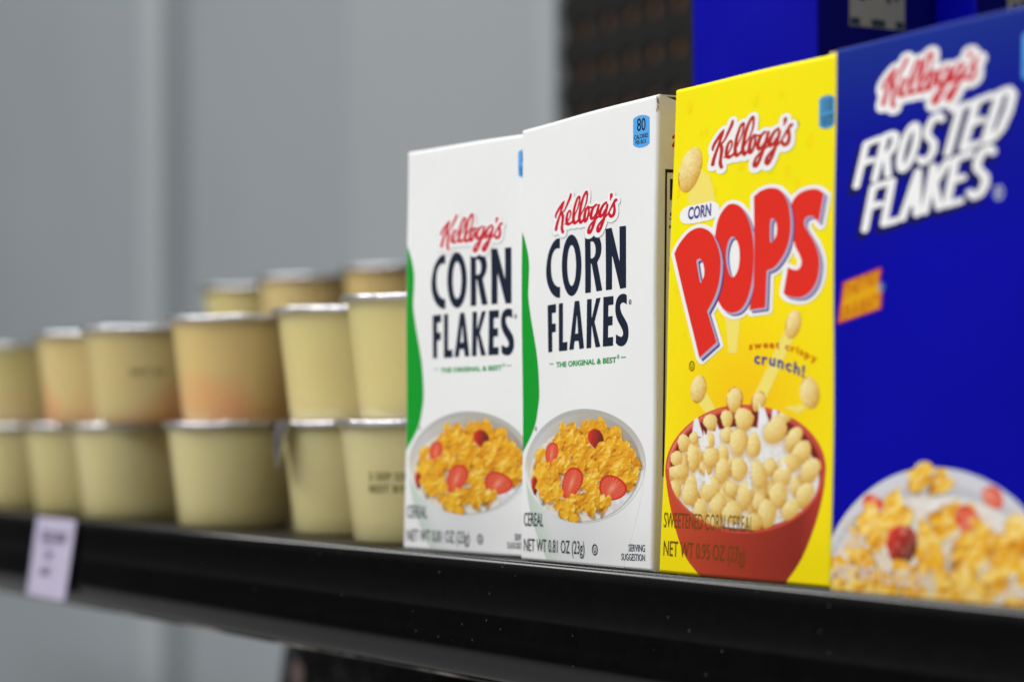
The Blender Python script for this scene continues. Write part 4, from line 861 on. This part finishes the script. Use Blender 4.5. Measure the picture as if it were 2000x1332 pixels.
def stamp(e, lines, ang, z0, cap=.0019, w=.011):
    """date stamp wrapped round the cup wall"""
    e.rotation_euler[2] = 0
    vs, fs = [], []
    for li, s in enumerate(lines):
        V, F, gw, c = glyphs(s, .02); b = len(vs)
        for x, y in V:
            z = z0 - li * cap * 1.7 + y / c * cap; r = np.interp(z, [.006, .014, .022, .0285], [.0184, .0193, .0203, .0211]) + .00008
            a = ang + (x / gw - .5) * w / r; vs.append((r * math.cos(a), r * math.sin(a), z))
        fs += [tuple(i + b for i in f) for f in F]
    mesh_obj('date_stamp', vs, fs, stamp_ink, e)
FR = .022
low = [(-.4440, FR, 0, 'bottom cup at the left edge of the photo, cut off by the frame'),
       (-.3710, FR, 0, 'bottom cup directly above the lilac price label'),
       (-.3180, FR, 0, 'bottom cup just right of the price label, between it and the widest cup'),
       (-.2255, FR, 0, 'widest plain bottom cup, under the cup with the orange base'),
       (-.1530, .030, 0, 'bottom cup with a crumpled foil tab folded down over its left side'),
       (-.0945, FR, 0, 'bottom cup with a date stamp, half hidden by the nearest white carton')]
cups = [cup(x, y, 0, k, l) for x, y, k, l in low]
up = [(-.4760, FR, 2, 'upper cup at the far left edge, only its right side in the photo'),
      (-.3585, FR, 1, 'upper cup second from the left edge, with a pinkish base'),
      (-.3050, FR, 1, 'upper cup with a faint dark stamp, left of the orange based one'),
      (-.2220, FR, 3, 'upper cup with a bright orange base and purplish foil lid'),
      (-.1560, .030, 2, 'pale yellow upper cup right of the orange based one, above the foil tab'),
      (-.0910, FR, 2, 'pale upper cup beside the white carton, under glinting foil')]
ups = [cup(x, y, 1, k, l) for x, y, k, l in up]
stamp(cups[5], ['2 SEP 23', 'BEST BY'], math.radians(-54), .0170)
stamp(ups[2], ['BEST BY'], math.radians(-20), .0165, .0016, .012)
# folded foil tab on the fifth bottom cup
V = [(-.0052, -.0232, .0327), (.0062, -.0236, .0328), (.0050, -.0262, .0275), (.0018, -.0254, .0190), (-.0020, -.0246, .0205), (-.0046, -.0242, .0270)]
tab = mesh_obj('foil_tab', [(x, y, z) for x, y, z in V] + [(x, y + .0004, z) for x, y, z in V], [(0, 5, 4, 3, 2, 1), (6, 7, 8, 9, 10, 11), (0, 1, 7, 6), (1, 2, 8, 7), (2, 3, 9, 8), (3, 4, 10, 9), (4, 5, 11, 10), (5, 0, 6, 11)], M_foil, cups[4])
cups[4].rotation_euler[2] = math.radians(0)
for x, y, lv, k, l in [(-.5700, .170, 3, 2, 'leftmost blurred cup of the high back row'), (-.4920, .165, 3, 1, 'middle blurred cup of the high back row'), (-.4180, .172, 3, 3, 'peach coloured blurred cup at the right of the high back row')]:
    for q in range(lv):
        names = ['at the bottom of', 'in the middle of']
        cup(x, y, q, k if q == 2 else 0, l if q == 2 else 'cup %s the high back row, under its %s cup' % (names[q], {2: 'leftmost', 1: 'middle', 3: 'peach coloured'}[k]))
for i, x in enumerate((-.500, -.4100, -.2660, -.120)):
    w = ['at the far left', 'second from the left', 'third from the left', 'nearest the white cartons'][i]
    for q in (0, 1): cup(x, .0775, q, (i + q) % 2 * 1, '%s cup of the second row, %s' % (['lower', 'upper'][q], w))

# ------------------------------------------------------------------ shelf, price label, back panels
def gloss_black(name, c=(5, 5, 6), rough=.18, bumpk=.05):
    m, nt, bs = nodes(name); n = noise(nt, 60, 5)
    r = ramp(nt, n.outputs['Fac'], [(.35, lin(c)), (.7, lin(np.array(c) * 1.3 + 1))]); nt.links.new(r.outputs['Color'], bs.inputs['Base Color'])
    rr = ramp(nt, noise(nt, 300, 3).outputs['Fac'], [(.4, (rough,) * 3), (.75, (rough + .05,) * 3)]); nt.links.new(rr.outputs['Color'], bs.inputs['Roughness'])
    bump(nt, bs, noise(nt, 1800, 2), bumpk, .0001); return m
M_steel = gloss_black('black_enamel')
def dusty(m):
    nt = m.node_tree; bs = nt.nodes['Principled BSDF']; old = bs.inputs['Base Color'].links[0].from_socket
    tc = nt.nodes.new('ShaderNodeTexCoord'); v = nt.nodes.new('ShaderNodeTexVoronoi'); v.inputs['Scale'].default_value = 190
    nt.links.new(tc.outputs['Object'], v.inputs['Vector'])
    r = ramp(nt, v.outputs['Distance'], [(.0, (1, 1, 1)), (.055, (0, 0, 0))])
    mx = nt.nodes.new('ShaderNodeMix'); mx.data_type = 'RGBA'; nt.links.new(r.outputs['Color'], mx.inputs[0])
    nt.links.new(old, mx.inputs[6]); mx.inputs[7].default_value = (.16, .155, .15, 1); nt.links.new(mx.outputs[2], bs.inputs['Base Color'])
    return m
shelf = empty('store_shelf', (-.1, .2, 0))
tag(shelf, 'glossy black steel store shelf that carries the cartons and cups', 'shelf')
def extrude(name, prof, x0, x1, mat, parent, closed=True, nx=2, smooth=False):
    n = len(prof); V, F = [], []
    for k in range(nx):
        x = x0 + (x1 - x0) * k / (nx - 1)
        V += [(x - shelf.location.x, y - shelf.location.y, z) for y, z in prof]
    for k in range(nx - 1):
        for i in range(n if closed else n - 1):
            a = k * n; F.append((a + i, a + (i + 1) % n, a + n + (i + 1) % n, a + n + i))
    if closed: F += [tuple(range(n - 1, -1, -1)), tuple(range((nx - 1) * n, nx * n))]
    return mesh_obj(name, V, F, mat, parent, smooth)
XL, XR = -1.6, .62
extrude('shelf_deck', [(-.0095, -.0002), (.235, -.0002), (.235, -.0022), (-.0095, -.0022)], XL, XR, gloss_black('deck_enamel', (8, 8, 8), .42), shelf)
lip = [(-.0105, -.0006), (-.0107, .0004), (-.0113, .0010), (-.0121, .0012), (-.0128, .0008), (-.0132, .0000), (-.0134, -.0018), (-.0137, -.0045), (-.0142, -.0085), (-.0147, -.0108), (-.01485, -.0113), (-.01485, -.0118), (-.0153, -.0165), (-.0157, -.0188), (-.0157, -.0200), (-.0153, -.0212), (-.0146, -.0230), (-.0139, -.0248), (-.0132, -.0258), (-.0120, -.0262), (-.0112, -.0256), (-.0112, -.0022)]
extrude('front_lip', lip, XL, XR, dusty(gloss_black('lip_enamel', (4, 4, 5), .15, .02)), shelf, smooth=True)
m, nt, bs = nodes('glinting_hem'); bs.inputs['Metallic'].default_value = .8; bs.inputs['Roughness'].default_value = .35
r = ramp(nt, noise(nt, 26, 5, stretch=(1, 1, 1)).outputs['Fac'], [(.5, (.03, .028, .025)), (.66, (.5, .45, .38))]); nt.links.new(r.outputs['Color'], bs.inputs['Base Color'])  # pale noise patches in the colour imitate glints along the hem
extrude('rolled_hem', [(-.0092 + .0009 * math.cos(a), -.0268 + .0009 * math.sin(a)) for a in np.linspace(0, 2 * math.pi, 13)[:-1]], XL, XR, m, shelf, smooth=True)

# price label
m, nt, bs = nodes('label_paper'); r = ramp(nt, noise(nt, 80, 2).outputs['Fac'], [(.3, lin((182, 174, 200))), (.7, lin((192, 186, 208)))]); nt.links.new(r.outputs['Color'], bs.inputs['Base Color']); bs.inputs['Roughness'].default_value = .4
label = empty('price_label', (-.29, -.0165, -.012))
tag(label, 'small lilac paper price label on the black shelf edge below the cups', 'price label')
def LP(s, t, off=0.0):   # s across 0..1, t downwards 0..1
    x0, x1 = -.3115 + .0 * t, -.2705 - .0010 * t
    return (x0 + (x1 - x0) * s + .29, -.0150 - .0036 * t - off + .0165, .0012 - .0262 * t + .012)
mesh_obj('label_card', [LP(0, 0, .0003), LP(1, 0, .0003), LP(1, 1, .0003), LP(0, 1, .0003), LP(0, 0), LP(1, 0), LP(1, 1), LP(0, 1)], [(0, 3, 2, 1), (4, 5, 6, 7), (0, 1, 5, 4), (1, 2, 6, 5), (2, 3, 7, 6), (3, 0, 4, 7)], m, label)
vs, fs = [], []
for s0, s1, t0, t1 in [(.16, .84, .17, .20), (.2, .5, .225, .29), (.55, .82, .21, .30), (.25, .6, .32, .34), (.36, .54, .43, .52), (.3, .62, .62, .64), (.28, .52, .655, .73)]:
    b = len(vs); vs += [LP(s0, t0, .00038), LP(s1, t0, .00038), LP(s1, t1, .00038), LP(s0, t1, .00038)]; fs.append((b, b + 3, b + 2, b + 1))
mesh_obj('label_print', vs, fs, paper('label_ink', (104, 96, 120)), label)

def painted(name, c, rough=.5):
    m, nt, bs = nodes(name); c = lin(c)
    r = ramp(nt, noise(nt, 3, 3).outputs['Fac'], [(.3, c * .96), (.7, c * 1.04)]); nt.links.new(r.outputs['Color'], bs.inputs['Base Color'])
    bs.inputs['Roughness'].default_value = rough; bs.inputs['Specular IOR Level'].default_value = .3; bump(nt, bs, noise(nt, 400, 2), .1, .0003); return m
M_grey = painted('grey_enamel', (146, 153, 157)); M_grey2 = painted('light_grey_enamel', (160, 166, 169)); M_gap = painted('shaded_grey_enamel', (128, 134, 138)); M_grey3 = painted('bend_lit_grey_enamel', (153, 158, 161))
BY = .46
def slab(name, x0, x1, y0, y1, z0, z1, mat, parent=None, bev=0):
    V = [(x, y, z) for z in (z0, z1) for y in (y0, y1) for x in (x0, x1)]
    return mesh_obj(name, V, [(0, 2, 3, 1), (4, 5, 7, 6), (0, 1, 5, 4), (2, 6, 7, 3), (0, 4, 6, 2), (1, 3, 7, 5)], mat, parent)
p = slab('back_panel', -1.392, -1.079, BY, BY + .012, -.75, 1.0, M_grey); tag(p, 'plain grey steel back panel behind the cups, just right of the upright', 'panel')
p = slab('back_panel', -1.079, -.8035, BY - .003, BY + .012, -.75, 1.0, M_grey3); tag(p, 'slightly lighter grey back panel beside the black perforated panel, above the first white carton', 'panel')  # lighter colour stands in for the brightness past a panel bend
p = slab('back_panel', -3.2, -1.492, BY, BY + .012, -.75, 1.0, M_grey); tag(p, 'plain grey steel back panel at the far left, left of the upright', 'panel')
up_ = empty('shelf_upright', (-1.44, BY, -.75)); tag(up_, 'pale grey vertical shelf upright with a dark slot beside it, behind the cups', 'upright')
slab('upright_face', -.052, .003, -.010, .010, 0, 1.75, M_grey2, up_); slab('slot_channel', .003, .048, .008, .016, 0, 1.75, M_gap, up_)  # slot colour is darkened to paint the shade in the gap
p = slab('end_trim', -.8035, -.7815, BY - .004, BY + .012, -.75, 1.0, M_grey2); tag(p, 'narrow light grey trim strip edging the black perforated panel', 'trim')
# perforated board: black sheet with real holes over a brown backing
peg = empty('perforated_panel', (-.78, BY, 0)); tag(peg, 'black perforated back panel with brown holes behind the cartons', 'panel')
V, F = [], []
P_, R_ = .0254, .0062; nxh, nzh = 56, 36; x00, z00 = -.012, -.30
def pk(x, z, cache={}):
    k = (round(x, 6), round(z, 6))
    if k not in cache: cache[k] = len(V); V.append((k[0], .0, k[1]))
    return cache[k]
for i in range(nxh):
    for j in range(nzh):
        x0, z0 = x00 + i * P_, z00 + j * P_; cx_, cz_ = x0 + P_ / 2, z0 + P_ / 2
        if i % 1 == 0:
            cs = [pk(x0, z0), pk(x0 + P_, z0), pk(x0 + P_, z0 + P_), pk(x0, z0 + P_)]
            b = len(V); V += [(cx_ + R_ * math.cos(a), 0, cz_ + R_ * math.sin(a)) for a in [math.radians(-135 + 30 * q) for q in range(12)]]
            V += [(V[b + q][0], .002, V[b + q][2]) for q in range(12)]
            for q in range(4):
                h = [b + (q * 3 + t) % 12 for t in range(4)]
                F.append((cs[q], cs[(q + 1) % 4], h[3], h[2], h[1], h[0]))
            for q in range(12): F.append((b + q, b + (q + 1) % 12, b + 12 + (q + 1) % 12, b + 12 + q))
mesh_obj('perforated_sheet', V, F, painted('black_sheet', (14, 14, 13), .8), peg)
slab('board_backing', -.0015, 1.42, .0042, .012, -.75, 1.0, painted('brown_board', (128, 92, 66), .8), peg)

# dark goods on the shelf below
def crumpled():
    m, nt, bs = nodes('black_film'); n = noise(nt, 30, 3)
    r = ramp(nt, n.outputs['Fac'], [(.45, lin((16, 15, 14))), (.66, lin((34, 30, 27)))]); nt.links.new(r.outputs['Color'], bs.inputs['Base Color'])
    bs.inputs['Roughness'].default_value = .25; bump(nt, bs, noise(nt, 60, 4), .9, .006); return m
M_bag = crumpled()
lower = empty('store_shelf', (-.4, .3, -.42)); tag(lower, 'lower black shelf that carries the dark packets, below the main one', 'shelf')
V = slab('shelf_deck', -.5, 1.3, -.3, -.1, -.01, 0, M_steel, lower)
PX, PY, PH = -.338, .13, .385
def packet(x, y, h, rz, label, w=.20, d=.06):
    e = empty('dark_packet', (x, y, -.42), rz); tag(e, label, 'packet', 'dark glossy packets under the shelf')
    r = np.random.RandomState(int(abs(x) * 1000)); V, F = [], []; n, mseg = 28, 26
    for j in range(mseg + 1):
        t = j / mseg; z = h * t; fat = max(math.sin(math.pi * min(t * .88 + .09, 1)) ** .45, .05)
        for i in range(n):
            a = 2 * math.pi * i / n; c, s_ = math.cos(a), math.sin(a)
            ww = w * .5 * (1 - .22 * max(t - .72, 0) / .28)
            k = 1 + .03 * math.sin(9 * a + 14 * t) + r.uniform(-.012, .012)
            V.append((ww * math.copysign(abs(c) ** .7, c) * k, d * .5 * fat * math.copysign(abs(s_) ** .8, s_) * k, z))
    for j in range(mseg):
        for i in range(n): F.append((j * n + i, j * n + (i + 1) % n, (j + 1) * n + (i + 1) % n, (j + 1) * n + i))
    F.append(tuple(range(mseg * n, (mseg + 1) * n)))
    mesh_obj('packet_body', V, F, M_bag, e, smooth=True)
    V, F = lathe([(.0001, 0), (.0050, 0), (.0054, .001)], 24)
    V = [(a - .042, -d * .5 * .62 - .0008 + c * .2, h * .925 + b) for a, b, c in V]
    mesh_obj('round_sticker', V, F, painted('pinkish_sticker', (186, 160, 150)), e)
for a in ((PX, PY, PH, 'dark glossy packet with a pale round spot, under the black shelf'), (PX + .215, PY, PH, 'plain dark glossy packet under the shelf, right of the spotted one')):
    packet(a[0], a[1], a[2], 0.0, a[3])

# ------------------------------------------------------------------ camera
cam = bpy.data.cameras.new('camera'); co = bpy.data.objects.new('camera', cam); COL.objects.link(co)
cam.lens = 85.0; cam.sensor_width = 36.0; cam.clip_start = .01; cam.clip_end = 50
co.location = (.48612, -.26878, .0284)
co.rotation_euler = (math.radians(90), 0, math.radians(90 - 28.745))
cam.shift_y = .093
cam.dof.use_dof = True; cam.dof.focus_distance = .514; cam.dof.aperture_fstop = 12.0; cam.dof.aperture_blades = 0
sc = bpy.context.scene; sc.camera = co

# ------------------------------------------------------------------ light: store lighting overhead, soft
def area(name, loc, target, size, sy, power, color=(1, 1, 1)):
    l = bpy.data.lights.new(name, 'AREA'); l.shape = 'RECTANGLE'; l.size = size; l.size_y = sy; l.energy = power; l.color = color
    o = bpy.data.objects.new(name, l); COL.objects.link(o); o.location = loc
    d = Vector(target) - Vector(loc); o.rotation_euler = d.to_track_quat('-Z', 'Y').to_euler(); return o
area('aisle_light', (-.4, -1.7, 1.7), (-.1, 0, 0), 3.2, .5, LIGHT_KEY, (1, .985, .96))
area('ceiling_light', (-.6, -.1, 2.2), (-.4, .2, 0), 2.4, .3, LIGHT_TOP, (.97, 1, 1))
w = bpy.data.worlds.new('World'); sc.world = w; w.use_nodes = True; nt = w.node_tree; bg = nt.nodes['Background']
tc = nt.nodes.new('ShaderNodeTexCoord'); sp = nt.nodes.new('ShaderNodeSeparateXYZ'); nt.links.new(tc.outputs['Generated'], sp.inputs[0])
mr = nt.nodes.new('ShaderNodeMapRange'); mr.inputs['From Min'].default_value = -1; nt.links.new(sp.outputs['Z'], mr.inputs['Value'])
rm = ramp(nt, mr.outputs['Result'], [(0, (1.1, 1.1, 1.08)), (.30, (.7, .7, .7)), (.38, (.4, .4, .4)), (.46, (.07, .07, .075)), (.54, (.05, .05, .05)), (.66, (.25, .25, .25)), (.8, (.65, .66, .67)), (1, (.8, .82, .84))])
nt.links.new(rm.outputs['Color'], bg.inputs['Color']); bg.inputs['Strength'].default_value = WORLD

vs_ = sc.view_settings; sc.display_settings.display_device = 'sRGB'
vs_.view_transform = 'Standard'; vs_.look = 'None'; vs_.exposure = 0; vs_.gamma = 1; vs_.use_curve_mapping = False
sc.cycles.use_denoising = True; sc.cycles.max_bounces = 6
